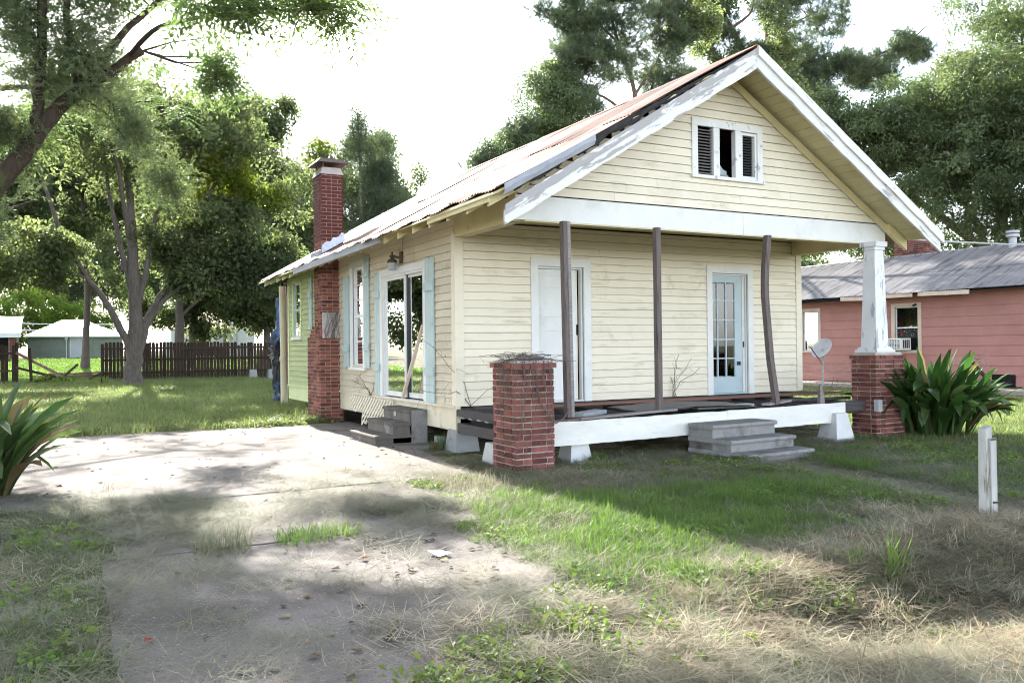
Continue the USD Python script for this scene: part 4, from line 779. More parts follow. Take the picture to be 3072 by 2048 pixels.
# ------------------------------------------------------------------ left background: fence, garages, white house
fn = thing('picket_fence', 'dark dog-eared wooden privacy fence behind the lawn', 'fence')
def picket(parent, x, y, z0, w, h, mat, lean=0, dz=0):
    m = MB(); e = .035; m.prism([(x - w / 2, z0), (x + w / 2, z0), (x + w / 2 + lean, z0 + h - e), (x + w / 2 - e + lean, z0 + h), (x - w / 2 + e + lean, z0 + h), (x - w / 2 + lean, z0 + h - e)], lambda a, b, t: (a, t, b), y, y + .02); part(parent, 'picket', m, mat)
fy = lambda x: 32.6 - .03 * x
x = -2.9
while x < 6.6:
    w = .138; h = 1.80 + rng.normal(0, .018) - (.05 if x > 3.2 else 0); 
    if not (3.05 < x < 3.18): picket(fn, x, fy(x) + rng.normal(0, .006), float(ground(x, 32)) + .02 + rng.random() * .03, w, h, 'fence', rng.normal(0, .008))
    x += w + .006 + abs(rng.normal(0, .012))
for z in (.42, 1.02, 1.55): part(fn, 'rail', MB().bar((-2.95, fy(-3) - .04, z), (6.7, fy(6.7) - .04, z + .02), .04, .09), 'fence')
for x in (-2.92, -.4, 2.0, 3.12, 5.4): part(fn, 'post', MB().box(x - .05, x + .05, fy(x) - .14, fy(x) - .06, -.05, 1.62 + .1 * rng.random()), 'fence')
fb = thing('broken_fence', 'collapsed dark fence section at the far left with leaning rails', 'fence')
for i, x in enumerate((-7.6, -7.45, -7.3, -7.15, -7.0, -6.84, -6.70, -6.42)): picket(fb, x, 32.2, 0, .14, 1.75 + .03 * math.sin(i * 9), 'fence', .01 * math.sin(i))
part(fb, 'post', MB().box(-6.36, -6.24, 32.15, 32.28, -.05, 1.86), 'fence'); part(fb, 'post', MB().bar((-5.72, 31., -.05), (-5.80, 31.1, 1.62), .12, .12, up=(0, 1, 0)), 'fence')
part(fb, 'rail', MB().box(-7.8, -6.3, 32.1, 32.15, .60, .68), 'fence'); part(fb, 'rail', MB().box(-7.8, -6.3, 32.1, 32.15, 1.35, 1.43), 'fence')
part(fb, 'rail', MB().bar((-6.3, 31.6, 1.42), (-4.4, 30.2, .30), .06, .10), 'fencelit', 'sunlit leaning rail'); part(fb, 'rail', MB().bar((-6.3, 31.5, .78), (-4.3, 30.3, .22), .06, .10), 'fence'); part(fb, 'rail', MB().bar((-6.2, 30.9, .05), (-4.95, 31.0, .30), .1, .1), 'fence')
fpl = thing('fallen_fence_boards', 'heap of fallen reddish fence boards lying in the gap of the fence', 'boards')
for k in range(26):
    x, y = -5.6 + 2.9 * rng.random(), 33.4 + 1.6 * rng.random(); an = rng.normal(0, .18); z = .25 + .18 * rng.random(); d = np.array([math.cos(an), math.sin(an), rng.normal(0, .05)]) * (.6 + .5 * rng.random())
    part(fpl, 'board', MB().bar(np.array([x, y, z]) - d, np.array([x, y, z]) + d, .14, .025), 'fencelit')
part(fpl, 'board', MB().bar((-4.6, 33.2, .2), (-3.9, 33.6, .85), .14, .06), 'fence', 'dark board sticking up'); part(fpl, 'board', MB().bar((-3.6, 33.0, .1), (-2.9, 33.3, .45), .14, .06), 'fence')
for i, (x, l) in enumerate(((3.42, 'left'), (4.28, 'middle'), (5.0, 'right'))):
    g_ = float(ground(x, 30)); single('concrete_block', MB().hexa([(x + i_ * w, 30.6 + j * w, z) for z, w in ((g_ - .02, .18), (g_ + .5, .15)) for j in (-1, 1) for i_ in (-1, 1)]), 'block', f'{l} pale concrete block standing before the dark fence', 'block')
# blue tarp bundle at the back corner
tb = thing('tarp_bundle', 'crumpled blue and dark tarp hanging behind the back corner pipe', 'tarp'); V = []; n, mm = 22, 14
for i in range(n):
    z = .15 + 2.6 * i / (n - 1); rr_ = .09 + .07 * meshkit.noise(np.array([i * .35, 0, 2.])) + (.05 if 7 < i < 15 else 0)
    for k in range(mm): a = 2 * PI * k / mm; q = rr_ * (1 + .35 * math.sin(a * 3 + i * .9) + .2 * math.sin(a * 5 - i)); V.append((.10 + q * math.cos(a) * .9 - .08 * math.sin(i * .25), 10.95 + q * math.sin(a), z))
part(tb, 'sheet', (np.array(V), np.array([(i * mm + k, i * mm + (k + 1) % mm, (i + 1) * mm + (k + 1) % mm, (i + 1) * mm + k) for i in range(n - 1) for k in range(mm)])), 'tarp')
fr = MB(); 
for k in range(7): fr.bar((-.03, 10.85, 1.30 + .03 * k), (-.15 - .03 * (k % 3), 10.8, 1.18 + .06 * k), .025, .02)
part(tb, 'torn_flap', fr, 'blind', 'ragged white torn edge')
# grey green garage
GY = 75.; gz0 = .66
gr = thing('garage', 'low grey green garage with bright white hip roof and pale door', 'garage'); part(gr, 'wall', MB().box(-6.75, .8, GY, GY + 7, gz0 - .3, 2.82), 'garage')
part(gr, 'roof', MB().add([(-7.05, GY - .35, 2.80), (1.1, GY - .35, 2.80), (1.1, GY + 9.6, 2.80), (-7.05, GY + 9.6, 2.80), (-3.95, GY + 4.8, 4.40), (-2.2, GY + 4.8, 4.40)], [(0, 1, 5, 4), (2, 3, 4, 5), (1, 2, 5, 5), (3, 0, 4, 4), (0, 3, 2, 1)]), 'whiteroof'); part(gr, 'eave', MB().box(-7.05, 1.1, GY - .38, GY - .35, 2.70, 2.81), 'farwhite')
dd = part(gr, 'door', MB().box(-3.40, -2.30, GY - .04, GY - .01, gz0, 2.58), 'fardoor', 'pale blue grey door'); part(dd, 'frame', MB().box(-3.48, -2.22, GY - .02, GY - .005, gz0, 2.66), 'farwhite'); part(dd, 'knob', MB().box(-2.46, -2.40, GY - .08, GY - .04, 1.6, 1.68), 'black')
part(gr, 'downspout', MB().box(-3.78, -3.70, GY - .08, GY, gz0, 2.6), 'farwhite'); part(gr, 'lamp', MB().tube([(-3.74, GY - .2, 2.58), (-3.74, GY, 2.62)], .14, 8), 'farwhite')
sh2 = thing('white_roofed_shed', 'bright white roofed brick shed at the far left edge', 'shed'); part(sh2, 'wall', MB().box(-14, -7.45, 70, 76, .3, 2.85), 'dark'); part(sh2, 'roof', MB().hexa([(x, y, z) for y, z in ((69.5, 2.95), (73., 4.35)) for x in (-14.5, -7.0) for z in (z - .1, z)][0:0] or [(x, y, zz + dz) for dz in (-.1, 0) for y, zz in ((69.5, 3.0), (74.5, 4.5)) for x in (-14.5, -7.1)]), 'whiteroof')
part(sh2, 'fascia', MB().box(-14.5, -7.1, 69.42, 69.5, 2.62, 3.0), 'farwhite'); bp = part(sh2, 'brick_post', MB().box(-8.0, -7.35, 69.8, 70., .3, 2.62), 'mortar')
for k in range(28): ring(bp, -8.01, -7.34, 69.78, 70.02, .4 + k * .08, .08, .22, k % 2, 'brick', 'n', None)
wh = thing('white_house', 'white house with pinkish roof seen over the dark fence', 'house'); part(wh, 'wall', MB().box(4.4, 11.6, 70, 76, .3, 3.35), 'farwhite'); part(wh, 'gable', MB().prism([(8.6, 3.3), (12.4, 3.3), (10.4, 5.3)], lambda a, b, t: (a, t, b), 71, 71.2), 'farwhite')
part(wh, 'roof', MB().hexa([(x, y, zz + dz) for dz in (-.1, 0) for y, zz in ((69.6, 3.35), (73., 4.55)) for x in (4.2, 9.8)]), 'farpink'); part(wh, 'carport_roof', MB().bar((4.3, 69.2, 2.98), (10.9, 69.2, 3.22), .3, .14), 'farwhite'); part(wh, 'carport_post', MB().box(4.75, 4.85, 69.1, 69.2, .6, 3.), 'farwhite')
for a, b_, c, d in ((7.05, 7.5, 2.1, 2.95), (9.5, 9.98, 1.6, 3.05), (8.85, 9.05, 2.0, 2.95)):
    w_ = part(wh, 'window', MB().box(a - .06, b_ + .06, 69.95, 69.99, c - .06, d + .06), 'blind'); part(w_, 'pane', MB().box(a, b_, 69.93, 69.95, c, d), 'glassdark' if a < 8 else ('farpink' if a < 9.4 else 'fardoor'))
tr = thing('dark_pickup', 'dark vehicle roof just visible over the fence by the white house', 'vehicle'); part(tr, 'cab', MB().hexa([(x, y, z) for z, o in ((1.5, 0), (2.42, .25)) for y in (66 + o, 67.6 - o) for x in (4.9 + o, 6.9 - o)]), 'black'); part(tr, 'body', MB().box(4.4, 8.6, 65.9, 67.7, .95, 1.6), 'black')
for x in (5.1, 7.9): part(tr, 'wheel', MB().tube([(x, 65.85, .9), (x, 66.1, .9)], .36, 14), 'black')
upl = thing('utility_pole', 'dark utility pole in front of the white house', 'utility pole'); part(upl, 'shaft', MB().tube([(8.35, 66, .3), (8.3, 66, 6.8)], [.15, .12], 10), 'pole'); part(upl, 'crossarm', MB().bar((7.3, 66, 6.4), (9.3, 66, 6.4), .1, .12), 'pole')
ll = thing('overhead_cables', 'two thin pale cables between the sheds at the left', 'cable')
for z in (4.05, 3.45): part(ll, 'cable', MB().tube([(-9 + 14 * t, 78, z - .12 * math.sin(t * PI)) for t in np.linspace(0, 1, 10)], .03, 5), 'farwhite')

# ------------------------------------------------------------------ foliage
def leaf_quads(C, D, N, L, W, fold=.25):
    """Diamond leaves: centres C, axis D, normal N, length L, width W."""
    S = np.cross(D, N); S /= np.maximum(np.linalg.norm(S, axis=1, keepdims=True), 1e-9); L = L[:, None]; W = W[:, None]
    a = C - D * L * .5; b = C + D * L * .05 + S * W * .5 + N * W * fold; c = C + D * L * .5; d = C + D * L * .05 - S * W * .5 + N * W * fold
    V = np.stack([a, b, c, d], 1).reshape(-1, 3); k = np.arange(len(C))[:, None] * 4
    return V, np.vstack([k + [0, 1, 2], k + [0, 2, 3]])
def unit(v): return v / np.maximum(np.linalg.norm(v, axis=-1, keepdims=True), 1e-9)
def clump(seed, n, R, L, W, flat=.75, droop=.3):
    g = np.random.default_rng(seed); C = unit(g.normal(size=(n, 3))) * R * g.random((n, 1)) ** .45; C[:, 2] *= flat
    D = unit(unit(C) * .7 + g.normal(0, .6, (n, 3)) + [0, 0, -droop]); N = unit(g.normal(0, .55, (n, 3)) + [0, 0, 1.]); N = unit(N - D * (N * D).sum(1, keepdims=True))
    v, f = leaf_quads(C, D, N, L * (.7 + .6 * g.random(n)), W * (.7 + .6 * g.random(n)))
    m = MB().add(v, f)
    for k in range(5):
        e = unit(g.normal(size=3)) * R * .8; m.tube([(0, 0, -R * .2), e * .5 + (0, 0, .04), e], [.012, .008, .003], 3, cap=False)
    return m.mesh()
def frond_clump(seed, n, R, nl=11, ll=.10, lw=.030):
    g = np.random.default_rng(seed); Cs, Ds, Ns = [], [], []
    for k in range(n):
        a = g.random() * 2 * PI; o = unit(g.normal(size=3)) * R * .5; d = unit(np.array([math.cos(a), math.sin(a), g.normal(-.2, .35)])); Lf = .34 + .16 * g.random()
        s = unit(np.cross(d, (0, 0, 1)))
        for i in range(nl):
            t = (i + 1) / nl; p = o + d * Lf * t + np.array([0, 0, -.18 * t * t * Lf * 2]); side = 1 if i % 2 else -1
            if i == nl - 1: dd = d
            else: dd = unit(s * side + d * .55 + np.array([0, 0, -.35]))
            Cs.append(p + dd * ll * .5); Ds.append(dd); Ns.append(unit(np.array([0, 0, 1.]) + g.normal(0, .25, 3)))
    C, D, N = map(np.array, (Cs, Ds, Ns)); N = unit(N - D * (N * D).sum(1, keepdims=True)); n_ = len(C)
    return MB().add(*leaf_quads(C, D, N, ll * (.8 + .4 * g.random(n_)), np.full(n_, lw), .1)).mesh()
def pine_clump(seed, shoots, R, nl=.20, per=46, w=.011):
    g = np.random.default_rng(seed); m = MB()
    for k in range(shoots):
        d = unit(g.normal(0, .7, 3) + [0, 0, .55]); o = unit(g.normal(size=3)) * R * g.random() ** .5; o[2] *= .6; A = []; 
        t = g.random(per); b = o + d * (t[:, None] * .26); nd = unit(d * .8 + g.normal(0, .55, (per, 3))); s = unit(np.cross(nd, g.normal(size=(per, 3))))
        l = nl * (.8 + .5 * g.random((per, 1))); V = np.stack([b - s * w * .5, b + s * w * .5, b + nd * l], 1).reshape(-1, 3); m.add(V, np.arange(per * 3).reshape(-1, 3))
        m.tube([o - d * .25, o + d * .28], [.012, .006], 3, cap=False)
    return m.mesh()
def spray_clump(seed, n, R):
    g = np.random.default_rng(seed); Cs, Ds = [], []
    for k in range(n):
        o = unit(g.normal(size=3)) * R * g.random() ** .5; d = unit(g.normal(0, .8, 3) + [0, 0, -.25])
        for i in range(9): p = o + d * .035 * i; Cs += [p, p]; q = unit(np.cross(d, g.normal(size=3))); Ds += [unit(d + q * .8), unit(d - q * .8)]
    C, D = np.array(Cs), np.array(Ds); N = unit(g.normal(size=C.shape)); N = unit(N - D * (N * D).sum(1, keepdims=True)); n_ = len(C)
    return MB().add(*leaf_quads(C + D * .03, D, N, .065 * (.7 + .6 * g.random(n_)), np.full(n_, .018), 0)).mesh()
KIND = dict(
    oak=lambda: [('leaf_clump_%d' % k, clump(20 + k, 75, .52, .15, .065, .7), L_oak) for k in range(3)],
    broad=lambda: [('leaf_clump_%d' % k, clump(30 + k, 60, .54, .19, .11, .75), L_broad) for k in range(3)],
    thin=lambda: [('leaf_clump_%d' % k, clump(35 + k, 34, .58, .18, .10, .75), L_broad) for k in range(3)],
    yel=lambda: [('leaf_clump_%d' % k, clump(40 + k, 75, .5, .15, .09, .75), L_yel) for k in range(2)],
    dark=lambda: [('leaf_clump_%d' % k, clump(50 + k, 75, .6, .20, .11, .75), L_dark) for k in range(3)],
    far=lambda: [('leaf_clump_%d' % k, clump(55 + k, 85, .95, .34, .19, .75), L_broad if k else L_dark) for k in range(3)],
    mid=lambda: [('leaf_clump_%d' % k, clump(65 + k, 75, .75, .24, .14, .75), L_broad if k else L_dark) for k in range(3)],
    middark=lambda: [('leaf_clump_%d' % k, clump(75 + k, 80, .7, .23, .13, .75), L_dark) for k in range(2)],
    lime=lambda: [('leaf_clump_%d' % k, clump(58 + k, 110, .8, .2, .12, .75), L_lime) for k in range(2)],
    pecan=lambda: [('frond_clump_%d' % k, frond_clump(60 + k, 9, .3, 11, .12, .036), L_pecan) for k in range(3)],
    cedar=lambda: [('spray_clump_%d' % k, spray_clump(70 + k, 26, .28), L_cedar) for k in range(2)],
    pine=lambda: [('needle_clump_%d' % k, pine_clump(80 + k, 9, .42), L_pine) for k in range(3)],
    wisp=lambda: [('leaf_clump_%d' % k, clump(90 + k, 70, .62, .2, .042, 1.3, 0.), L_wisp) for k in range(2)],
    red=lambda: [('leaf_clump_95', clump(95, 80, .5, .12, .04, .7), L_red)],
)
def blob_points(g, c, r, n, gap=.46, fs=1.1):
    P = np.zeros((0, 3)); c, r = np.array(c, float), np.array(r, float)
    while len(P) < n:
        q = unit(g.normal(size=(n * 3, 3))) * g.random((n * 3, 1)) ** .40; p = c + q * r
        ok = meshkit.fbm(p * fs, 2, 5) > gap; P = np.vstack([P, p[ok]]); gap -= .02
    return P[:n]
def tree(name, label, base, limbs, blobs, bark, seed, cat='tree', group=None, tilt=.5, sc=(.75, 1.35), trunk_n=12, twigs=True, gap=.46, fs=1.1, scale=1.):
    """limbs: (points, radius0, radius1), the first is the trunk; blobs: (centre, radii, clumps, kind); all relative to base."""
    g = np.random.default_rng(seed); t = thing(name, label, cat, loc=base, group=group); nodes = []
    if scale != 1: UsdGeom.Xformable(stage.GetPrimAtPath(t)).AddScaleOp().Set(Gf.Vec3f(scale, scale, scale))
    for i, (pts, r0, r1) in enumerate(limbs):
        pts = np.array(pts, float); s = np.linspace(0, len(pts) - 1, max(8, 4 * len(pts))); k = np.arange(len(pts))
        P = np.stack([np.interp(s, k, pts[:, a]) for a in range(3)], 1)
        for _ in range(2): P[1:-1] = .25 * P[:-2] + .5 * P[1:-1] + .25 * P[2:]
        P[1:-1] += g.normal(0, r0 * (.05 if i == 0 else .12), (len(P) - 2, 3)); R = np.linspace(r0, r1, len(P))
        if i == 0: R[0] *= 1.35; R[1] *= 1.08
        part(t, 'trunk' if i == 0 else 'limb', MB().tube(P, R, trunk_n if r0 > .1 else 7), bark, smooth=60); nodes.append(P[len(P) // 3:])
    nodes = np.vstack(nodes); tw = MB()
    by = {}
    for c, r, n, kind in blobs: n = int(n * (1.1 if kind == 'wisp' else 1)); by.setdefault(kind, []).append(blob_points(g, c, r, n, gap, fs))
    allp = np.vstack([q for v in by.values() for q in v])
    if twigs:
        sel = allp[g.choice(len(allp), min(len(allp), 90), replace=False)]
        for p in sel:
            d = np.linalg.norm(nodes - p, axis=1); a = nodes[np.argmin(d)]
            if d.min() < 4.5: m_ = (a + p) / 2 + g.normal(0, .12 * d.min(), 3) * (1, 1, .6); tw.tube([a, m_, p], [.012 + .008 * d.min(), .010 + .004 * d.min(), .006], 5, cap=False)
        if tw.n: part(t, 'branches', tw, bark, kind='stuff')
    for kind, v in by.items():
        P = np.vstack(v); n = len(P); pr_ = KIND[kind](); path = fresh(t, 'crown')
        scatter(path, pr_, P, g.random(n) * 2 * PI, sc[0] + (sc[1] - sc[0]) * g.random(n), g.integers(0, len(pr_), n), g.normal(0, tilt, n), g.random(n) * 2 * PI); setdata(stage.GetPrimAtPath(path), kind='stuff')
    return t
B, BL, BD, BP = M['bark'], M['barkl'], M['barkd'], M['barkp']
# the large multi-stemmed tree on the lawn
tree('lawn_tree', 'large multi-stemmed tree with grey trunk standing on the lawn before the fence', (-2.1, 26.8, 0), [
    ([(0, 0, -.1), (.05, 0, 1.2), (.15, 0, 2.9), (.1, 0, 4.6), (.02, .1, 7.), (-.15, .1, 10.), (-.3, 0, 13.2)], .37, .05),
    ([(-.05, 0, 1.5), (-.45, -.1, 2.4), (-.95, -.2, 3.4), (-1.6, -.3, 4.3), (-2.6, -.2, 6.2), (-3.2, 0, 8.4)], .16, .05),
    ([(.2, 0, 1.4), (.55, .1, 2.6), (1.05, .2, 3.6), (1.85, .4, 4.9), (2.5, .3, 7.), (3.8, .2, 9.4)], .21, .05),
    ([(.5, .1, 2.5), (1.2, -.1, 3.5), (2.4, -.3, 4.5), (4.6, -.4, 5.2)], .12, .03),
    ([(.1, 0, 3.4), (-.3, .2, 5.2), (-.75, .2, 7.4), (-1.0, .3, 10.4)], .13, .04),
    ([(.15, 0, 3.), (.6, -.2, 5.), (.9, -.3, 7.2), (1.9, -.3, 9.4), (3.2, -.3, 11.2)], .13, .03),
    ([(1.9, .4, 4.9), (3.4, .3, 6.4), (5.4, .2, 7.4), (7.2, .1, 8.0)], .09, .02),
    ([(-.1, 0, 6.), (-.6, -2.2, 8.4), (-1.2, -4.2, 9.4), (-2., -5.4, 9.8)], .09, .03), ([(-1.6, -.3, 4.3), (-3.1, -.3, 4.9), (-4.5, -.3, 5.2)], .07, .02)],
    [((1.4, 0, 9.6), (3.4, 2.0, 2.6), 150, 'thin'), ((-1.2, 0, 9.6), (2.8, 2.0, 2.6), 90, 'thin'), ((4.2, .2, 6.0), (2.6, 1.8, 2.0), 170, 'broad'), ((2.2, .3, 6.4), (2.2, 1.8, 1.6), 120, 'broad'),
     ((-3.4, -.3, 5.0), (2.3, 1.6, 1.2), 110, 'broad'), ((2.5, -.2, 4.6), (1.7, 1.4, .8), 55, 'broad'), ((4.6, -.2, 4.9), (1.9, 1.4, 1.2), 110, 'dark'), ((3.4, .1, 8.6), (1.6, 1.3, 1.4), 62, 'yel'), ((4.8, .0, 8.0), (1.3, 1.0, .9), 30, 'yel'), ((-.2, .2, 12.2), (2.4, 1.4, 1.4), 60, 'thin'), ((-1.6, -4.6, 9.6), (2.6, 2.0, 1.2), 85, 'broad'), ((.8, -4.0, 10.2), (2.0, 1.6, .9), 50, 'broad'), ((3.4, .4, 11.0), (3.0, 1.8, 1.6), 110, 'broad'), ((6.6, .3, 8.6), (1.9, 1.4, 1.5), 60, 'thin')], B, 3)
tree('lawn_tree', 'smaller dark trunk with thick hanging foliage just behind the dark fence', (.9, 36.5, 0), [
    ([(0, 0, 0), (.0, 0, 2.4), (.05, 0, 5.), (.4, 0, 9)], .30, .08), ([(.05, 0, 3.2), (1.5, .2, 4.6), (3.2, .2, 5.4)], .10, .03)],
    [((3.6, 0, 6.6), (3.6, 2.0, 2.4), 280, 'dark'), ((6.2, .2, 6.2), (3.0, 2.0, 3.6), 260, 'broad'), ((.2, 0, 7.6), (3., 2., 2.6), 160, 'broad'), ((7.4, 0, 4.6), (2.0, 1.5, 1.2), 60, 'broad')], B, 4)
# backdrop trees beyond the fence, left to middle
for i, (x, y, h, w, kind, nc, lab) in enumerate([
    (-17, 86, 19, 6.0, 'far', 330, 'dark broad tree filling the far left edge behind the sheds'), (-6, 118, 26, 9.0, 'far', 460, 'tall tree rising behind the grey green garage roof'),
    (6, 122, 28, 10, 'far', 460, 'tall tree behind the lawn tree trunk between garage and white house'), (19, 118, 27, 10, 'far', 420, 'broad tree behind the white house'),
    (12.0, 56, 14.5, 4.6, 'far', 260, 'full green tree rising behind the chimney'), (21, 70, 13.5, 5.0, 'far', 170, 'lower tree to the right of the chimney behind the roof')]):
    tree('background_tree', lab, (x, y, float(ground(x, y))), [([(0, 0, 0), (.1, 0, h * .35), (0, 0, h * .85)], .3, .06), ([(0, 0, h * .3), (w * .3, 0, h * .5), (w * .55, 0, h * .7)], .12, .03), ([(0, 0, h * .32), (-w * .3, 0, h * .5), (-w * .5, 0, h * .72)], .12, .03)],
         [((0, 0, h * .62), (w, w * .6, h * .36), nc, kind), ((-w * .3, -w * .2, h * .34), (w * .7, w * .5, h * .2), nc // 3, kind), ((w * .35, -w * .2, h * .36), (w * .7, w * .5, h * .2), nc // 3, kind)], B, 100 + i, group=None, fs=.6)
for i, (x, y, h, w, n, kind, lab) in enumerate([(-9.0, 47, 15, 4.2, 420, 'mid', 'leafy tree at the far left edge behind the broken fence'), (-3.0, 52, 18.5, 5.2, 620, 'mid', 'tall leafy tree directly behind the lawn tree'), (3.2, 49, 17.5, 5.0, 620, 'mid', 'leafy tree behind the right limbs of the lawn tree'),
        (7.6, 47, 18.6, 4.6, 560, 'mid', 'tall leafy tree just left of the chimney top'), (-13.5, 33, 13, 4.2, 330, 'mid', 'leafy tree beyond the left edge behind the broken fence'), (-16.5, 25, 12, 4.4, 300, 'mid', 'leafy tree outside the left edge beside the lawn'), (16.6, 50, 17.5, 4.2, 330, 'mid', 'airy leafy tree just right of the chimney'), (22.5, 57, 13.2, 3.4, 190, 'mid', 'lower airy tree where the roof ridge meets the sky')]):
    tree('background_tree', lab, (x, y, float(ground(x, y))), [([(0, 0, 0), (.2, 0, h * .3), (-.1, 0, h * .6), (.1, 0, h * .92)], .24, .04), ([(.1, 0, h * .25), (w * .35, 0, h * .45), (w * .6, 0, h * .7)], .1, .03), ([(.1, 0, h * .3), (-w * .35, 0, h * .5), (-w * .55, 0, h * .72)], .1, .03)],
         [((0, 0, h * .72), (w, w * .5, h * .27), n, kind), ((-w * .4, -.5, h * .42), (w * .7, w * .4, h * .18), n // 3, kind), ((w * .4, -.5, h * .40), (w * .7, w * .4, h * .18), n // 3, kind), ((0, .5, h * .26), (w * .8, 1.5, h * .14), n // 4, kind)][:4 if i > 1 else 1], B, 190 + i, fs=.55, gap=.50)
tree('lime_bush', 'bright lime green bush behind the garage roof', (-6.2, 96, .6), [([(0, 0, 0), (.1, 0, 2.5)], .1, .04)], [((0, 0, 4.2), (5.6, 2, 3.8), 230, 'lime'), ((5, 0, 3.6), (4, 2, 3.), 100, 'lime')], B, 120, cat='bush')
tree('wispy_tree', 'tall wispy blue green tree rising behind the chimney against the sky', (13.6, 45, 0), [
    ([(0, 0, 0), (.1, 0, 6), (0, 0, 12), (-.2, 0, 18.2)], .22, .015)] + [([(.05, 0, 4.5 + k * .7), (s * (.8 + .1 * k), .1, 8 + k * .9), (s * (1.5 + .2 * k) * (1 if k < 5 else .7), .2, 11.5 + k * .95)], .07, .015) for k, s in enumerate((1, -1, 1, -1, 1, -1, 1))],
    [((0, 0, 8.6), (3.2, 1.6, 3.2), 210, 'wisp'), ((-1.9, 0, 11.4), (1.5, 1., 3.6), 120, 'wisp'), ((1.2, 0, 11.6), (1.6, 1., 2.6), 80, 'wisp'), ((1.7, 0, 13.4), (.95, .8, 3.3), 105, 'wisp'), ((.4, 0, 14.2), (.7, .7, 3.0), 60, 'wisp'), ((3.4, 0, 9.6), (1.8, .9, 3.0), 95, 'wisp'), ((-.6, 0, 15.5), (.8, .6, 2.2), 44, 'wisp'), ((-.2, 0, 17.2), (.5, .5, 1.4), 16, 'wisp'), ((-2.6, 0, 13.), (1.3, 1., 2.4), 60, 'yel'), ((.5, 0, 5.2), (3.6, 1.6, 2.6), 90, 'broad'), ((5.0, 0, 6.8), (1.3, 1., 1.8), 22, 'dark')], BL, 130, tilt=.25)
# the near tree at the left, its trunk outside the frame
nb = (-8.6, 6.2, 0)
def rel(*p): return tuple(np.array(p) - np.array(nb))
tree('near_tree', 'dark leaning limb of a near tree hung with feathery green sprays at the upper left', nb, [
    ([(0, 0, -.1), (.1, 0, 1.2), (.4, 0, 2.0), rel(-6.6, 6, 3.3), rel(-5.75, 6, 4.35), rel(-5.2, 6, 5.2), rel(-4.75, 6, 5.85), rel(-4.30, 6, 6.25), rel(-3.5, 5.9, 6.9)], .26, .075),
    ([rel(-5.2, 6, 5.25), rel(-5.16, 6.02, 5.9), rel(-5.12, 6, 6.6), rel(-5.10, 6, 7.4), rel(-5.0, 6, 8.6)], .10, .07), ([rel(-4.5, 6, 6.1), rel(-4.62, 6.0, 6.6), rel(-4.72, 6, 7.2), rel(-4.7, 6, 8.2)], .085, .05),
    ([rel(-4.4, 6, 6.2), rel(-3.9, 6.2, 7.2), rel(-2.9, 6.6, 8.4), rel(-1.4, 7.2, 9.2)], .085, .03), ([(.1, 0, 1.6), (.0, .8, 4.), (.2, 1.6, 7.), (.6, 2.4, 9.6)], .26, .08),
    ([rel(-3.7, 5.9, 6.8), rel(-3.5, 3.6, 6.6), rel(-2.8, 1.6, 6.2), rel(-1.7, .3, 6.0)], .05, .012), ([rel(-5.05, 6, 8.3), rel(-4.2, 7.2, 9.6), rel(-3., 8.4, 10.2)], .07, .03), ([(.5, 2.2, 8.6), (2., 3.4, 10.), (4., 5.2, 10.8)], .08, .03),
    ([(.05, .9, 4.), (1.4, 3.6, 6.6), (3.2, 6.2, 7.8), (5.6, 8.6, 8.3)], .11, .03), ([(.1, 1., 4.5), (.8, -2., 7.5), (1.4, -6., 9.2), (2.2, -11., 9.6)], .14, .04), ([(.1, .2, 2.6), (1.6, 2.4, 4.0), (3.0, 3.0, 4.4), (3.3, 3.2, 4.6)], .06, .02)],
    [((2.9, -.1, 6.7), (1.5, .8, 1.0), 40, 'cedar'), ((4.8, -.1, 6.5), (1.5, .8, 1.1), 62, 'cedar'), ((2.7, -.2, 4.9), (.8, .5, .9), 24, 'cedar'), ((3.0, -.2, 4.0), (.5, .4, .8), 10, 'cedar'), ((5.3, 0, 5.2), (.6, .6, 1.3), 16, 'cedar'), ((4.9, .1, 5.3), (.4, .4, .7), 8, 'cedar'), ((4.3, 0, 7.8), (1.8, .9, .8), 44, 'cedar'), ((5.0, 8.2, 8.3), (2.3, 2.0, .9), 26, 'pecan'), ((3.0, 6.8, 8.6), (1.6, 1.6, .8), 20, 'pecan'),
     ((6.6, -5.8, 6.05), (.75, .5, .3), 30, 'pecan'), ((5.6, -5.6, 5.95), (.6, .5, .45), 34, 'pecan'), ((6.0, -.2, 6.9), (.7, .6, .7), 34, 'pecan'), ((5.2, 0, 8.2), (1.4, 1., .7), 60, 'pecan'), ((3.4, .4, 8.3), (1.6, 1., .7), 50, 'pecan'),
     ((2.0, 2.0, 9.6), (3., 2.4, 1.3), 11, 'pecan'), ((4.0, 3.4, 10.2), (2.8, 2.6, 1.2), 14, 'pecan'), ((3.2, 7.2, 11.6), (3.2, 3., 1.3), 15, 'pecan'), ((-1.5, 0, 8.5), (3.2, 3, 2.2), 130, 'pecan'), ((1.2, -6., 9.6), (3.6, 3.6, 1.5), 230, 'pecan'), ((2.2, -11., 9.8), (3.8, 3., 1.4), 190, 'pecan'), ((.5, 4.8, 11.), (3., 2.6, 1.3), 11, 'pecan'), ((3.4, .6, 5.6), (.5, .4, .6), 16, 'pecan'), ((2.0, 1.6, 5.6), (.9, .8, 1.2), 30, 'pecan')], BD, 140, sc=(.7, 1.25), gap=.53, fs=.55)
for i, (x, y, h, w, n, lab) in enumerate([(-17, -3, 10, 4.2, 150, 'broad tree beyond the left edge of the yard nearer the road'), (-18, 9, 12, 5., 180, 'broad tree beyond the left edge of the yard'), (-12.5, 20, 12, 4.2, 180, 'broad tree at the far left edge beside the broken fence')]):
    tree('side_tree', lab, (x, y, 0), [([(0, 0, 0), (.1, 0, h * .4), (0, 0, h * .85)], .28, .06)], [((0, 0, h * .6), (w, w, h * .35), n, 'far')], B, 150 + i)
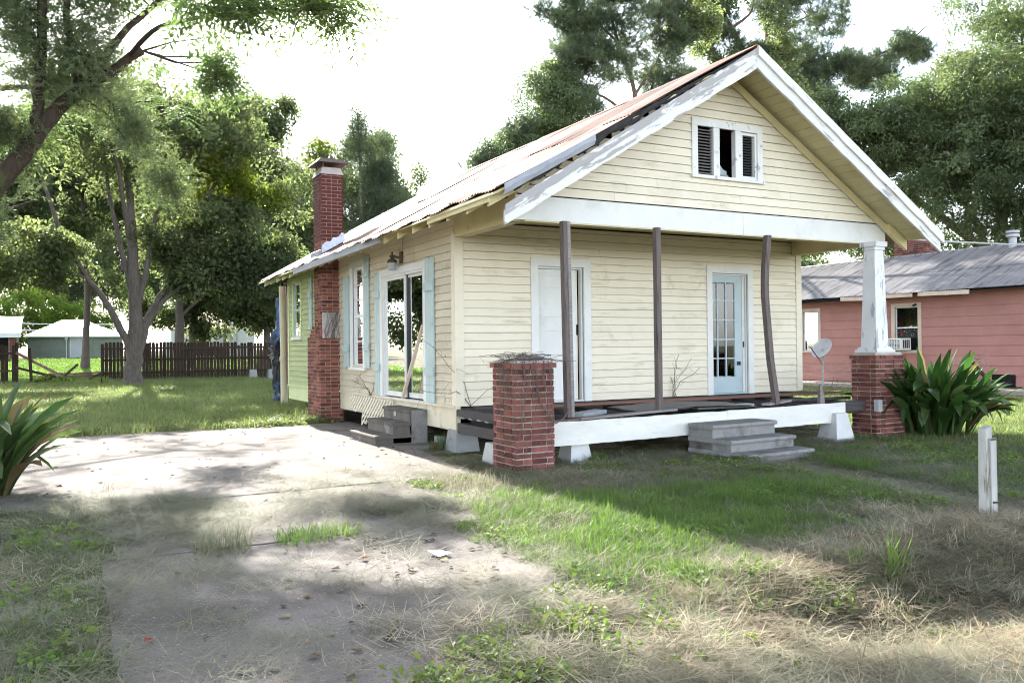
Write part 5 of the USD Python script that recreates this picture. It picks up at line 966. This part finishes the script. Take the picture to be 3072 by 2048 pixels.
# pines behind the house
pt = (21.0, 24.0, 0.)
tree('pine_tree', 'tall pine with bare bent stem and feathery needle tufts behind the roof ridge', pt, [
    ([(0, 0, 0), (.3, 0, 6), (1.1, 0, 9.6), (.15, 0, 12.3), (-.1, 0, 14.6), (-.9, .2, 16.6), (-1.5, .2, 18.6)], .22, .05), ([(.3, 0, 12.0), (-1.3, 0, 13.5), (-2.8, 0, 13.9), (-4., 0, 13.6)], .09, .03), ([(-.05, 0, 14.), (1.2, 0, 15.6), (2.2, 0, 17.4)], .08, .03),
    ([(.6, 0, 10.6), (-1.6, .1, 11.8), (-3.4, .1, 11.6), (-4.4, 0, 11.)], .10, .03), ([(.5, 0, 10.9), (-1.8, -.1, 12.0), (-3.2, -.1, 11.1)], .08, .03), ([(-.9, .2, 16.6), (-3., .2, 18), (-4.4, .2, 18.2)], .07, .02)],
    [((-1.6, 0, 18.2), (3.0, 1.8, 2.2), 210, 'pine'), ((1.4, 0, 20.), (2.4, 1.6, 2.), 120, 'pine'), ((2.6, .4, 14.8), (2.2, 1.4, 1.3), 120, 'pine'), ((-2.8, .2, 16.4), (2.2, 1.4, 1.4), 130, 'pine'), ((3.6, .2, 18.4), (1.8, 1.2, 1.6), 90, 'broad'), ((-4.4, 0, 17.6), (1.3, 1.1, 1.0), 48, 'pine'), ((-3.6, 0, 14.8), (2.0, 1.3, 1.2), 90, 'pine'), ((1.8, 0, 17.2), (1.5, 1.2, 1.5), 70, 'pine'), ((-1.0, 0, 15.4), (1.6, 1.2, .9), 46, 'pine'), ((-.4, 0, 20.4), (1.6, 1.2, 1.2), 60, 'pine'),
     ((-5.2, 0, 12.8), (2.0, 1.3, 2.1), 190, 'oak'), ((-6.6, 0, 10.), (2.4, 1.4, 2.0), 190, 'oak'), ((-4.4, 0, 10.2), (2.2, 1.2, 2.0), 190, 'oak'), ((-3.4, 0, 12.8), (1.6, 1.2, 1.4), 80, 'pine'), ((-9.6, 0, 8.), (1.6, 1., 1.2), 70, 'oak'), ((-8.0, 0, 9.8), (1.5, 1., 1.0), 45, 'pine'), ((-6.9, 0, 11.2), (1.2, 1., .8), 32, 'pine')], BP, 160, tilt=.35, gap=.42)
tree('pine_tree', 'large dark pine behind the gable with a long bough reaching to the right', (43.5, 36.9, -.7), [
    ([(0, 0, 0), (.1, 0, 8), (-.3, 0, 16), (-.5, 0, 24)], .36, .10), ([(-.2, 0, 14.), (-2.2, 0, 17.6), (-4.6, 0, 20.6), (-5.2, 0, 22.5)], .2, .06), ([(-3., 0, 18.6), (-1.6, 0, 19.6), (-1.2, 0, 21.)], .1, .03),
    ([(0, 0, 15.5), (3., 0, 16.8), (6., -1., 17.8), (9.0, -2., 19.2), (10.2, -2.2, 20.2)], .13, .03), ([(-.1, 0, 13.), (-2.6, 0, 13.6), (-4.6, 0, 14.4)], .10, .03), ([(0, 0, 14.), (2.2, 0, 14.2), (4.2, 0, 14.2)], .09, .03), ([(-.3, 0, 18), (1.6, 0, 19.6), (3., 0, 20.4)], .1, .03)],
    [((6.2, -1.0, 17.4), (2.8, 1.3, 1.2), 190, 'pine'), ((2.4, .2, 17.6), (2.4, 1.4, 1.6), 150, 'pine'), ((-3.2, .2, 15.8), (2.4, 1.2, 1.3), 110, 'broad'), ((-4.2, .3, 18.4), (2.2, 1.2, 1.5), 110, 'pine'), ((1.6, .2, 22.2), (3., 1.6, 1.4), 120, 'pine'), ((9.0, -2., 18.8), (1.6, .9, .9), 80, 'pine'), ((3.4, 0, 15.4), (2.0, 1.4, 1.5), 85, 'pine'), ((-2.6, 0, 14.3), (2.0, 1.3, 1.0), 70, 'pine'), ((-4.8, 0, 13.8), (1.8, 1.3, 1.1), 60, 'pine'), ((.6, 0, 20.6), (2.6, 1.6, 1.8), 130, 'pine'), ((-4.0, 0, 20.8), (1.8, 1.3, 1.6), 60, 'dark'),
     ((-2.6, -1., 17.0), (1.2, .9, 1.6), 44, 'pine'), ((-1.0, -1.2, 17.4), (1.5, 1.0, 2.4), 80, 'broad'), ((-.6, -1.2, 14.6), (1.9, 1.0, 1.7), 70, 'broad'), ((4.4, 0, 20.4), (1.6, 1.2, 1.2), 50, 'pine'), ((3.9, 0, 13.2), (1.5, 1.0, 1.5), 60, 'pine')], BP, 161, tilt=.35, gap=.44, scale=1.366)
# live oak behind the pink house
tree('oak_tree', 'large glossy leaved oak spreading over the pink house roof', (32.5, 12.5, 0.), [
    ([(0, 0, 0), (.1, 0, 3.), (0, 0, 6.), (.4, 0, 10.5)], .55, .15), ([(0, 0, 3.5), (-2.5, -.6, 6.5), (-5.5, -1., 8.4)], .24, .06), ([(0, 0, 4.), (1., -3., 6.6), (1.5, -6., 8.2)], .24, .06), ([(0, 0, 5.), (-2.2, 2.5, 8.), (-4., 5., 10.)], .22, .06), ([(0, 0, 6.), (2.2, -2.5, 9.6), (4., -4.5, 12.)], .2, .06), ([(-.3, 0, 6.), (-2.4, -2.4, 5.4), (-4.4, -4., 5.)], .13, .03)],
    [((0, 0, 11.2), (4.6, 4.4, 3.4), 560, 'oak'), ((-4.2, 2.2, 9.6), (3.4, 3.2, 2.6), 330, 'oak'), ((-4.4, -2.2, 8.2), (3.2, 3.0, 2.3), 330, 'oak'), ((-2.6, -5.4, 9.4), (3.4, 3.2, 3.2), 360, 'oak'), ((1.2, -4.6, 14.0), (3.4, 3.2, 2.4), 220, 'oak'), ((-5.2, 3.6, 7.0), (2.6, 2.4, 1.8), 170, 'oak'), ((-7.4, 3.6, 10.2), (2.7, 2.4, 2.5), 300, 'oak'), ((-1., -2., 15.4), (3.6, 3.2, 2.4), 260, 'oak'), ((-7.6, 4., 7.2), (2.0, 2.0, 1.8), 160, 'oak'), ((-4.2, -3.4, 5.9), (1.6, 1.8, 1.4), 80, 'oak'), ((-1.6, 3., 6.0), (2.6, 2.4, 1.5), 110, 'oak'), ((-3.4, -5.2, 14.8), (2., 2., 1.4), 70, 'oak'), ((-3.6, -.6, 12.6), (1.1, 1.0, .8), 34, 'red'), ((-5.8, .6, 10.6), (2.6, 2.4, 1.9), 240, 'oak'), ((-3.8, -6.4, 7.6), (2.6, 2.6, 1.9), 220, 'oak'), ((-3.6, -7.2, 11.8), (3.2, 2.8, 2.8), 260, 'oak'), ((-1.0, -8.6, 14.), (3., 3., 2.6), 170, 'oak'), ((-4.4, -2.4, 11.4), (2.8, 2.6, 1.8), 240, 'oak')], B, 170, gap=.43)
for i, (x, y, h, w, k, n, lab) in enumerate([(40, 34, 8.5, 5.5, 'far', 200, 'low green tree seen under the porch beam at the right'), (31, 40, 8, 5, 'far', 150, 'green tree seen behind the yellow house')]):
    tree('background_tree', lab, (x, y, 0), [([(0, 0, 0), (.1, 0, h * .4), (0, 0, h * .8)], .25, .06)], [((0, 0, h * .55), (w, w * .8, h * .42), n, k)], B, 180 + i)

# broad strap-leaved plants
def strap_plant(name, label, x, y, n, hmax, spread, seed, mats, wide=1.):
    g = np.random.default_rng(seed); z0 = float(ground(x, y)); t = thing(name, label, 'plant', loc=(x, y, z0))
    for k in range(n):
        az = g.random() * 2 * PI; q = g.random(); lean = .10 + 1.25 * q ** .9; L = hmax * (.72 + .35 * g.random()) * (1.0 - .12 * q); r0 = .22 * spread * math.sqrt(g.random()); W = (.11 + .075 * g.random()) * wide
        s = np.linspace(0, 1, 8); th = PI / 2 - lean * (.35 + .65 * s ** 1.2) - (.6 * g.random()) * s ** 2 - (1.2 * (s > .68) if g.random() < .16 else 0)
        dr_ = np.concatenate([[0], np.cumsum(np.cos((th[1:] + th[:-1]) / 2)) * L / 7]); dz = np.concatenate([[0], np.cumsum(np.sin((th[1:] + th[:-1]) / 2)) * L / 7])
        d = np.array([math.cos(az), math.sin(az)]); sd = np.array([-math.sin(az), math.cos(az), 0]); tw = g.normal(0, .55); az += 0; kink = g.random() < .25
        wd = W * np.interp(s, [0, .25, .6, .85, 1], [.22, .38, 1., .72, .03]); V = []
        b0 = np.array([r0 * math.cos(az + g.normal(0, .5)), r0 * math.sin(az + g.normal(0, .5)), 0])
        for i in range(8):
            c = b0 + np.array([d[0] * dr_[i], d[1] * dr_[i], dz[i]]); nn = np.array([-d[0] * math.sin(th[i]), -d[1] * math.sin(th[i]), math.cos(th[i])])
            e = sd * math.cos(tw * s[i]) + nn * math.sin(tw * s[i]); V += [c - e * wd[i] / 2 + nn * wd[i] * .18, c, c + e * wd[i] / 2 + nn * wd[i] * .18]
        F = [(i * 3 + j, i * 3 + j + 1, i * 3 + j + 4, i * 3 + j + 3) for i in range(7) for j in range(2)]
        part(t, 'leaf', (np.array(V), np.array(F)), mats[int(g.random() * len(mats))], smooth=True)
    return t
strap_plant('strap_leaf_plant', 'large clump of dark green strap leaves beside the right brick pier', 7.08, -2.3, 300, 1.34, 2.1, 11, [L_lily] * 7 + [L_lilyg] * 4 + [L_dead])
strap_plant('strap_leaf_plant', 'clump of pale green strap leaves at the left edge by the driveway', -5.68, -.9, 90, 1.25, 1.4, 12, [L_lilyg] * 7 + [L_lily] * 3 + [L_dead], 1.)

# ------------------------------------------------------------------ grass, clippings, weeds
def blades(seed, n, R, h, w, lean=.5, curl=.5, flat=0.):
    """A tuft of n curved blades; flat > 0 lays them down."""
    g = np.random.default_rng(seed); a = g.random(n) * 2 * PI; r = R * np.sqrt(g.random(n)); b = np.stack([r * np.cos(a), r * np.sin(a), np.zeros(n)], 1)
    az = g.random(n) * 2 * PI; d = np.stack([np.cos(az), np.sin(az), 0 * az], 1); s = np.stack([-np.sin(az), np.cos(az), 0 * az], 1) * (w * (.6 + .8 * g.random(n)))[:, None] / 2
    L = (h * (.55 + .75 * g.random(n)))[:, None]; ln = (lean * g.random(n))[:, None]; cu = (curl * g.random(n))[:, None]; up = np.array([0, 0, 1.])
    if flat: ln = 1.45 - .15 * g.random((n, 1)); b[:, 2] = .004 + flat * g.random(n); cu = .12 * g.normal(size=(n, 1))
    m1 = b + (d * np.sin(ln) + up * np.cos(ln)) * L * .5; m2 = m1 + (d * np.sin(ln + cu) + up * np.cos(ln + cu)) * L * .5
    if flat: m2[:, 2] = np.maximum(m2[:, 2], .002)
    V = np.stack([b - s, b + s, m1 + s * .8, m1 - s * .8, m2], 1).reshape(-1, 3); k = np.arange(n)[:, None] * 5
    return MB().add(V, np.vstack([k + [0, 1, 2], k + [0, 2, 3], k + [3, 2, 4]])).mesh()
def weed(seed, n, R, L, W):
    g = np.random.default_rng(seed); a = g.random(n) * 2 * PI; r = R * np.sqrt(g.random(n)); C = np.stack([r * np.cos(a), r * np.sin(a), .01 + .07 * g.random(n)], 1); D = unit(np.stack([np.cos(a), np.sin(a), g.normal(.2, .3, n)], 1) + g.normal(0, .4, (n, 3))); N = unit(g.normal(0, .4, (n, 3)) + [0, 0, 1]); N = unit(N - D * (N * D).sum(1, keepdims=True))
    return MB().add(*leaf_quads(C, D, N, L * (.6 + .8 * g.random(n)), W * (.6 + .8 * g.random(n)))).mesh()
def fb(x, y, s, seed, o=3): return meshkit.fbm(np.stack([x * s, y * s, np.zeros_like(x) + .5], -1), o, seed)
def sample(seed, box_, n, dens):
    g = np.random.default_rng(seed); x = box_[0] + (box_[1] - box_[0]) * g.random(n); y = box_[2] + (box_[3] - box_[2]) * g.random(n); k = g.random(n) < dens(x, y); x, y = x[k], y[k]
    under = (x > -.1) & (x < 6.7) & (y > -1.6) & (y < 9.6); steps_ = (x > 2.38) & (x < 3.65) & (y > -3.1) & (y < -1.8); pp_ = ((x > -.33) & (x < .2) & (y > -2.33) & (y < -1.7)) | ((x > 5.93) & (x < 6.62) & (y > -2.18) & (y < -1.7)) | ((x > -.9) & (x < 0) & (y > 1.02) & (y < 2.25)) | ((x > -.42) & (x < .1) & (y > 5.4) & (y < 6.4))
    k = ~(under | steps_ | pp_); return x[k], y[k], g
def in_s(x, y): return onslab(x, y, .05).astype(float)
hz = lambda x, y: np.where(in_s(x, y) > 0, .032, ground(x, y))
def lay(name, label, seed, box_, n, dens, protos, sc=(.7, 1.3), tilt=.12):
    x, y, g = sample(seed, box_, n, dens); k = len(x); pos = np.stack([x, y, hz(x, y) - .004], 1)
    p = scatter(fresh('/World', name), protos, pos, g.random(k) * 2 * PI, sc[0] + (sc[1] - sc[0]) * g.random(k), g.integers(0, len(protos), k), g.normal(0, tilt, k), g.random(k) * 2 * PI)
    setdata(stage.GetPrimAtPath(p), label, 'grass', None, 'stuff'); return k
def near(x, y, cx_, cy_, rx, ry): return np.exp(-((x - cx_) / rx) ** 2 - ((y - cy_) / ry) ** 2)
offpath = lambda x, y: sstep(.22, .5, pathd(x, y))
FRONT = (-9., 6.5, -9.6, -1.0)
lushf = lambda x, y: np.clip(near(x, y, -1.25, -5.6, .75, 1.6) + near(x, y, .7, -5.1, 1.5, 1.1) + .7 * near(x, y, 4.6, -4.5, 1.6, 1.4) + .35 * near(x, y, -6.2, -3.6, 1.2, 1.2) + .6 * near(x, y, 6, -3.3, 2., .9), 0, 1)
dryz = lambda x, y: np.clip(sstep(-6.4, -7.2, y) * sstep(-2.4, -1.4, x) + near(x, y, 1.6, -6.9, 1.3, .9) + sstep(-7.3, -7.8, y) * sstep(-4.2, -3.4, x) + near(x, y, -.2, -3.1, 1.5, .7) * .6, 0, 1)
lay('front_grass', 'short green grass of the front yard', 1, FRONT, 26000, lambda x, y: (1 - in_s(x, y)) * offpath(x, y) * (.22 + .7 * lushf(x, y)) * (1 - .75 * dryz(x, y)) * (.30 + 1.0 * sstep(.38, .6, fb(x, y, 1.3, 21))), [('grass_tuft_%d' % k, blades(200 + k, 34, .09, .060 + .015 * k, .004, 1.15, 1.2), G_green) for k in range(3)])
lay('lush_grass', 'taller lush green grass in the sunlit strip of the front yard', 2, (-2.2, 3.6, -7.4, -3.2), 12000, lambda x, y: (1 - in_s(x, y)) * offpath(x, y) * np.clip(lushf(x, y) * 1.1 - .12, 0, 1) * sstep(.36, .58, fb(x, y, 1.6, 22)), [('grass_tuft_%d' % k, blades(210 + k, 36, .10, .085 + .025 * k, .0045, 1.15, 1.4), G_lush) for k in range(3)])
lay('grass_clippings', 'grey green mown clippings strewn over the front yard and driveway', 3, FRONT, 30000, lambda x, y: np.where(in_s(x, y) > 0, np.clip(.06 + 1.1 * near(x, y, -4.5, -3.0, 1.0, 1.15) + .9 * near(x, y, -2.0, -3.2, .9, 1.4) + .55 * near(x, y, -2.6, -6.9, 1.1, .6) + .5 * near(x, y, -4.55, -5.1, .5, .9), 0, 1) * sstep(.40, .62, fb(x, y, 2.1, 24)), (.30 + .7 * sstep(.4, .6, fb(x, y, 1.5, 25))) * (1 - .8 * lushf(x, y))), [('clipping_%d' % k, blades(220 + k, 44, .17, .16, .0027, flat=.035), G_hay) for k in range(3)], tilt=.05)
lay('dry_grass', 'straw coloured dry grass cuttings in the front yard', 4, FRONT, 22000, lambda x, y: np.where(in_s(x, y) > 0, np.clip(.02 + .5 * near(x, y, -2.5, -7.2, 1.2, .8), 0, 1) * sstep(.45, .62, fb(x, y, 2.4, 27)), np.clip(.10 + .95 * dryz(x, y) + .35 * near(x, y, -1.2, -7.0, .8, 1.2), 0, 1) * (.25 + .9 * sstep(.38, .6, fb(x, y, 1.9, 28)))), [('straw_%d' % k, blades(230 + k, 46, .16, .15, .0028, flat=.05), G_dry) for k in range(2)] + [('straw_2', blades(233, 40, .15, .12, .0028, flat=.07), G_dry), ('stubble', blades(234, 16, .08, .07, .004, 1.2, .8), G_dry)], tilt=.12)
lay('brown_stubble', 'brown stubble and thatch on the ditch bank at the lower right', 5, (-2.6, 4.5, -9.6, -5.8), 6500, lambda x, y: .6 * dryz(x, y) * (.2 + .8 * sstep(.42, .62, fb(x, y, 2.3, 30))), [('stubble_%d' % k, blades(240 + k, 40, .14, .11, .0035, flat=.06), G_brown) for k in range(2)] + [('straw_tuft', blades(243, 10, .06, .13, .005, 1.1, .7), G_dry)])
lay('side_grass', 'short shaded grass along the left edge of the driveway', 6, (-9., -4.5, -9.6, -1.6), 7000, lambda x, y: (1 - in_s(x, y)) * (.4 + .6 * sstep(.4, .6, fb(x, y, 1.4, 32))), [('grass_tuft_%d' % k, blades(250 + k, 34, .09, .055, .005, 1.0, .9), G_green) for k in range(2)])
lay('lawn_grass', 'bright grass of the back lawn beside the house', 7, (-11., 3.5, 5.2, 33.), 30000, lambda x, y: (1 - in_s(x, y)) * np.clip(1.25 - .028 * (y - 5), .35, 1) * (.45 + .8 * sstep(.35, .6, fb(x, y, .7, 33))), [('grass_tuft_%d' % k, blades(260 + k, 40, .18, .13 + .03 * k, .009, 1.0, 1.2), G_back) for k in range(3)], sc=(.8, 1.5))
lay('lawn_grass', 'low broad leaved lawn clover and weeds on the back lawn', 8, (-11., 3.5, 5.2, 33.), 9000, lambda x, y: (1 - in_s(x, y)) * sstep(.45, .65, fb(x, y, .55, 34)), [('weed_%d' % k, weed(270 + k, 46, .2, .06, .04), G_back) for k in range(2)], sc=(.8, 1.6))
lay('far_grass', 'sunny green grass beyond the fence around the sheds', 9, (-16., 14., 33., 78.), 9000, lambda x, y: np.full_like(x, .9), [('grass_tuft', blades(280, 40, .5, .14, .03, .9, .8), G_lush)], sc=(.8, 1.5))
lay('right_lawn', 'sunlit grass to the right of the house', 10, (5.6, 17.2, -6., 13.), 20000, lambda x, y: np.clip(.35 + .6 * sstep(.35, .55, fb(x, y, .9, 35)), 0, 1) * sstep(16.9, 16.4, x), [('grass_tuft_%d' % k, blades(290 + k, 36, .13, .065 + .015 * k, .008, .9, .9), G_back if k else G_green) for k in range(3)])
lay('edge_weeds', 'small leafy green weeds creeping over the lower edge of the driveway', 11, (-4.6, -1.2, -9., -6.2), 1000, lambda x, y: sstep(.40, .56, fb(x, y, 2.2, 36)) * np.exp(-((y + 7.35 - .55 * (x + 2.9)) / .33) ** 2) * sstep(-4.3, -3.7, x) * sstep(-1.6, -2.2, x), [('weed_%d' % k, weed(300 + k, 30, .09, .034, .020), L_weed) for k in range(2)])
LIT = [('litter_leaf_%d' % k, MB().add([(-.02, -.028, .004), (.022, -.024, .016), (.026, .03, .003), (-.016, .026, .014)], [(0, 1, 2, 3)]).mesh(), m_) for k, m_ in enumerate((mk('litter_brown', [(.10, .06, .035), (.18, .12, .07)], 9, rough=.8), mk('litter_tan', [(.24, .19, .11), (.32, .26, .17)], 9, rough=.8), mk('litter_dark', [(.04, .03, .022), (.07, .05, .035)], 9, rough=.8)))]
lay('leaf_litter', 'scattered small dead leaves and dark specks over the driveway and yard', 13, (-8., 5., -9.2, 4.5), 5200, lambda x, y: (.12 + .5 * sstep(.45, .65, fb(x, y, 1.2, 41))) * np.where(in_s(x, y) > 0, 1 - .6 * sstep(-1., 2., y), .7), LIT, sc=(.25, 1.), tilt=.2)
lay('lawn_weeds', 'low leafy weeds mixed into the front lawn', 14, (-8., 6., -8.5, -2.5), 2600, lambda x, y: (1 - in_s(x, y)) * offpath(x, y) * sstep(.47, .62, fb(x, y, .9, 43)) * (1 - .8 * dryz(x, y)), [('weed_%d' % k, weed(310 + k, 26, .10, .045, .026), L_weed if k else G_lush) for k in range(2)])
# upright weeds and seed stalks that stand out singly
def tuft(name, label, x, y, n, R, h, w, mat, seed, lean=.7, cat='grass tuft', group=None): return single(name, tuple([blades(seed, n, R, h, w, lean, .9)[0] + (x, y, float(hz(np.array(x), np.array(y)))), blades(seed, n, R, h, w, lean, .9)[1]]), mat, label, cat, group)
tuft('grass_tuft', 'bright green grass tuft growing in the driveway crack', -3.35, -4.56, 260, .22, .13, .006, G_lush, 400); tuft('grass_tuft', 'wispy brown green tuft at the left end of the driveway crack', -3.95, -4.62, 300, .20, .20, .004, G_hay, 401); tuft('grass_tuft', 'smaller bright tuft to the right in the driveway crack', -3.02, -4.50, 140, .16, .10, .006, G_lush, 402)
tuft('grass_tuft', 'yellowing dry tuft near the left brick pier', -1.2, -2.9, 420, .42, .17, .005, G_dry, 403); tuft('grass_tuft', 'tall yellow grass stalks near the ditch at the lower right', -.35, -7.35, 26, .06, .38, .009, G_lush, 404)
for i, (x, y, lab) in enumerate(((-5.2, 30.4, 'leafy weed bush by the fallen fence boards'), (-4.6, 30.0, 'leafy weed bush nearer the lawn tree'), (-3.2, 27.6, 'leafy weeds at the foot of the lawn tree'))):
    t_ = thing('weed_bush', lab, 'weeds', loc=(x, y, 0)); part(t_, 'foliage', clump(420 + i, 260, .55, .14, .09, .8), L_lime); part(t_, 'stem', MB().tube([(0, 0, -.1), (.02, 0, .5)], .02, 5), BD)

# ------------------------------------------------------------------ small things
sk_ = thing('yard_stake', 'short weathered white wooden stake in the front yard at the right', 'stake', loc=(1.62, -6.68, float(ground(1.62, -6.68))))
m = MB(); m.hexa([(x * s, y * s, z + (.2 * x if z > .5 else 0)) for z, s in ((-.08, 1.), (.76, .92)) for y in (-.035, .035) for x in (-.055, .03)]); part(sk_, 'post', m, 'stake')
part(sk_, 'front_board', MB().hexa([(x, y, z) for z, o in ((.0, .0), (.67, -.008)) for y in (-.052, -.036) for x in (-.012 + o, .062 + o)]), 'stake'); part(sk_, 'iron_strap', MB().box(-.02, .05, -.056, -.052, .655, .668), 'black'); part(sk_, 'spike', MB().bar((-.0, -.054, .16), (.075, -.07, .155), .02, .014, w2=.004), 'black')
single('pipe_stub', MB().tube([(-1.29, -8.6, -.3), (-1.28, -8.6, .02)], .05, 16), 'pvc', 'grey pipe stub sticking up at the lower right corner', 'pipe', smooth=40)
def scrap(x, y, w, l, rz_, mat, name, label, cat):
    z = float(hz(np.array(x), np.array(y))) + .006; c, s = math.cos(rz_), math.sin(rz_); P = [(-w, -l, .0), (w, -l, .012), (w, l, .004), (-w, l, .016)]
    V = [(x + c * a - s * b, y + s * a + c * b, z + d) for a, b, d in P]; single(name, MB().add(V, [(0, 1, 2, 3)]), mat, label, cat)
scrap(-2.66, -5.50, .055, .075, .15, 'paper', 'paper_scrap', 'pale square scrap lying on the driveway', 'litter'); scrap(-4.86, -5.35, .06, .04, .6, 'paper', 'paper_scrap', 'small white scrap in the clippings at the left of the driveway', 'litter')
for i, (x, y, l) in enumerate(((-2.42, -7.85, 'crimson leaf cluster at the lower edge of the driveway'), (-2.58, -7.55, 'small red leaf above the crimson cluster'), (-3.15, -5.35, 'reddish leaf on the driveway left of the pale scrap'), (-4.6, -6.4, 'red leaf at the left edge of the driveway'), (-1.45, -8.5, 'red leaf in the dry grass near the pipe stub'))):
    scrap(x, y, .022, .028, i, 'redleaf', 'red_leaf', l, 'leaf')
def stems(name, label, base, n, L, sp, seed, mat='vine', up=1., cat='dry vine'):
    g = np.random.default_rng(seed); m = MB()
    for k in range(n):
        p = np.array(base) + g.normal(0, sp * .15, 3) * (1, 1, 0); d = unit(np.array([g.normal(0, .35), g.normal(0, .35), up])); P = [p]
        for i in range(7): d = unit(d + g.normal(0, .28, 3)); P.append(P[-1] + d * L / 7)
        m.tube(P, np.linspace(.0055, .0025, 8), 4, cap=False)
        for q in (3, 5): m.tube([P[q], P[q] + g.normal(0, .07, 3) + (0, 0, .05), P[q] + g.normal(0, .12, 3) + (0, 0, .08)], .002, 3, cap=False)
    return single(name, m, mat, label, cat)
g = np.random.default_rng(500); m = MB()
for k in range(46):    # vines over the left pier
    x = -.32 + .5 * g.random(); front = g.random() < .6
    top_ = np.array([x, -2.1 + .2 * g.random(), 1.30]); P = [top_, np.array([x + g.normal(0, .05), -2.33, 1.30 + .02 * g.random()]) if front else np.array([-.34, -2.2 + .3 * g.random(), 1.30])]
    z = 1.25; L = g.random() ** 2.2 * 1.15 + .12
    while z > 1.25 - L and z > .02: q = P[-1] + g.normal(0, .014, 3); q[2] = z; q[1] = min(q[1], -2.335) if front else q[1]; q[0] = q[0] if front else min(q[0], -.338); P.append(q); z -= .08
    m.tube(P, .0032, 4, cap=False)
for k in range(26):
    a = np.array([-.3 + .45 * g.random(), -2.25 + .4 * g.random(), 1.30]); P = [a, a + (g.normal(0, .08), g.normal(0, .05), .05 + .05 * g.random()), a + (g.normal(0, .2), g.normal(0, .12), .05), a + (g.normal(0, .28), g.normal(0, .15), -.03)]; m.tube(P, .0028, 4, cap=False)
for off in (0., .012): m.tube([(-.05 + off, -2.335, .95), (.0, -2.337, .80), (.10, -2.337, .66), (.20, -2.34, .55), (.4, -2.2, .60), (.60, -2.0, .68)], .0075, 5)
single('dry_vine', m, 'vine', 'dry leafless vines hanging over the left brick pier', 'dry vine')
stems('dry_vine', 'thin dry creeper climbing the front wall near the house corner', (.18, -.05, .62), 3, 1.2, .1, 510); stems('dry_vine', 'dry weed stalks standing on the porch between the middle post and the glazed door', (3.75, -.12, .60), 5, .75, .2, 511)
stems('dry_vine', 'bare forked twig at the corner of the side steps', (-.72, -.2, .0), 2, .62, .1, 512); stems('dry_vine', 'dry creeper on the left wall below the narrow window', (-.06, 3.5, .62), 5, .5, .2, 513)
m = MB()
for k in range(16):
    p = np.array([-.40 + .4 * g.random(), 5.425, 1.64]); P = [p]
    for i in range(6): P.append(P[-1] + (g.normal(.01, .03), -.002, .09))
    m.tube(P, .004, 4, cap=False)
single('dry_vine', m, 'vine', 'dead vine stems across the cement patch of the chimney', 'dry vine')
stems('dry_weeds', 'dry brown weed stalks at the right end of the porch', (6.3, -.9, .0), 6, 1.0, .6, 514, cat='weeds'); tuft('grass_tuft', 'green weeds under the left wall by the house corner', -.05, .35, 120, .22, .28, .008, G_green, 405); tuft('grass_tuft', 'small green weeds at the foot of the right footing', 5.55, -2.2, 90, .15, .14, .012, G_green, 406); tuft('grass_tuft', 'green weeds at the foot of the left footing', .95, -2.1, 70, .14, .17, .012, G_green, 407); tuft('grass_tuft', 'weeds at the foot of the chimney', -.5, 6.7, 160, .35, .16, .009, G_back, 408)
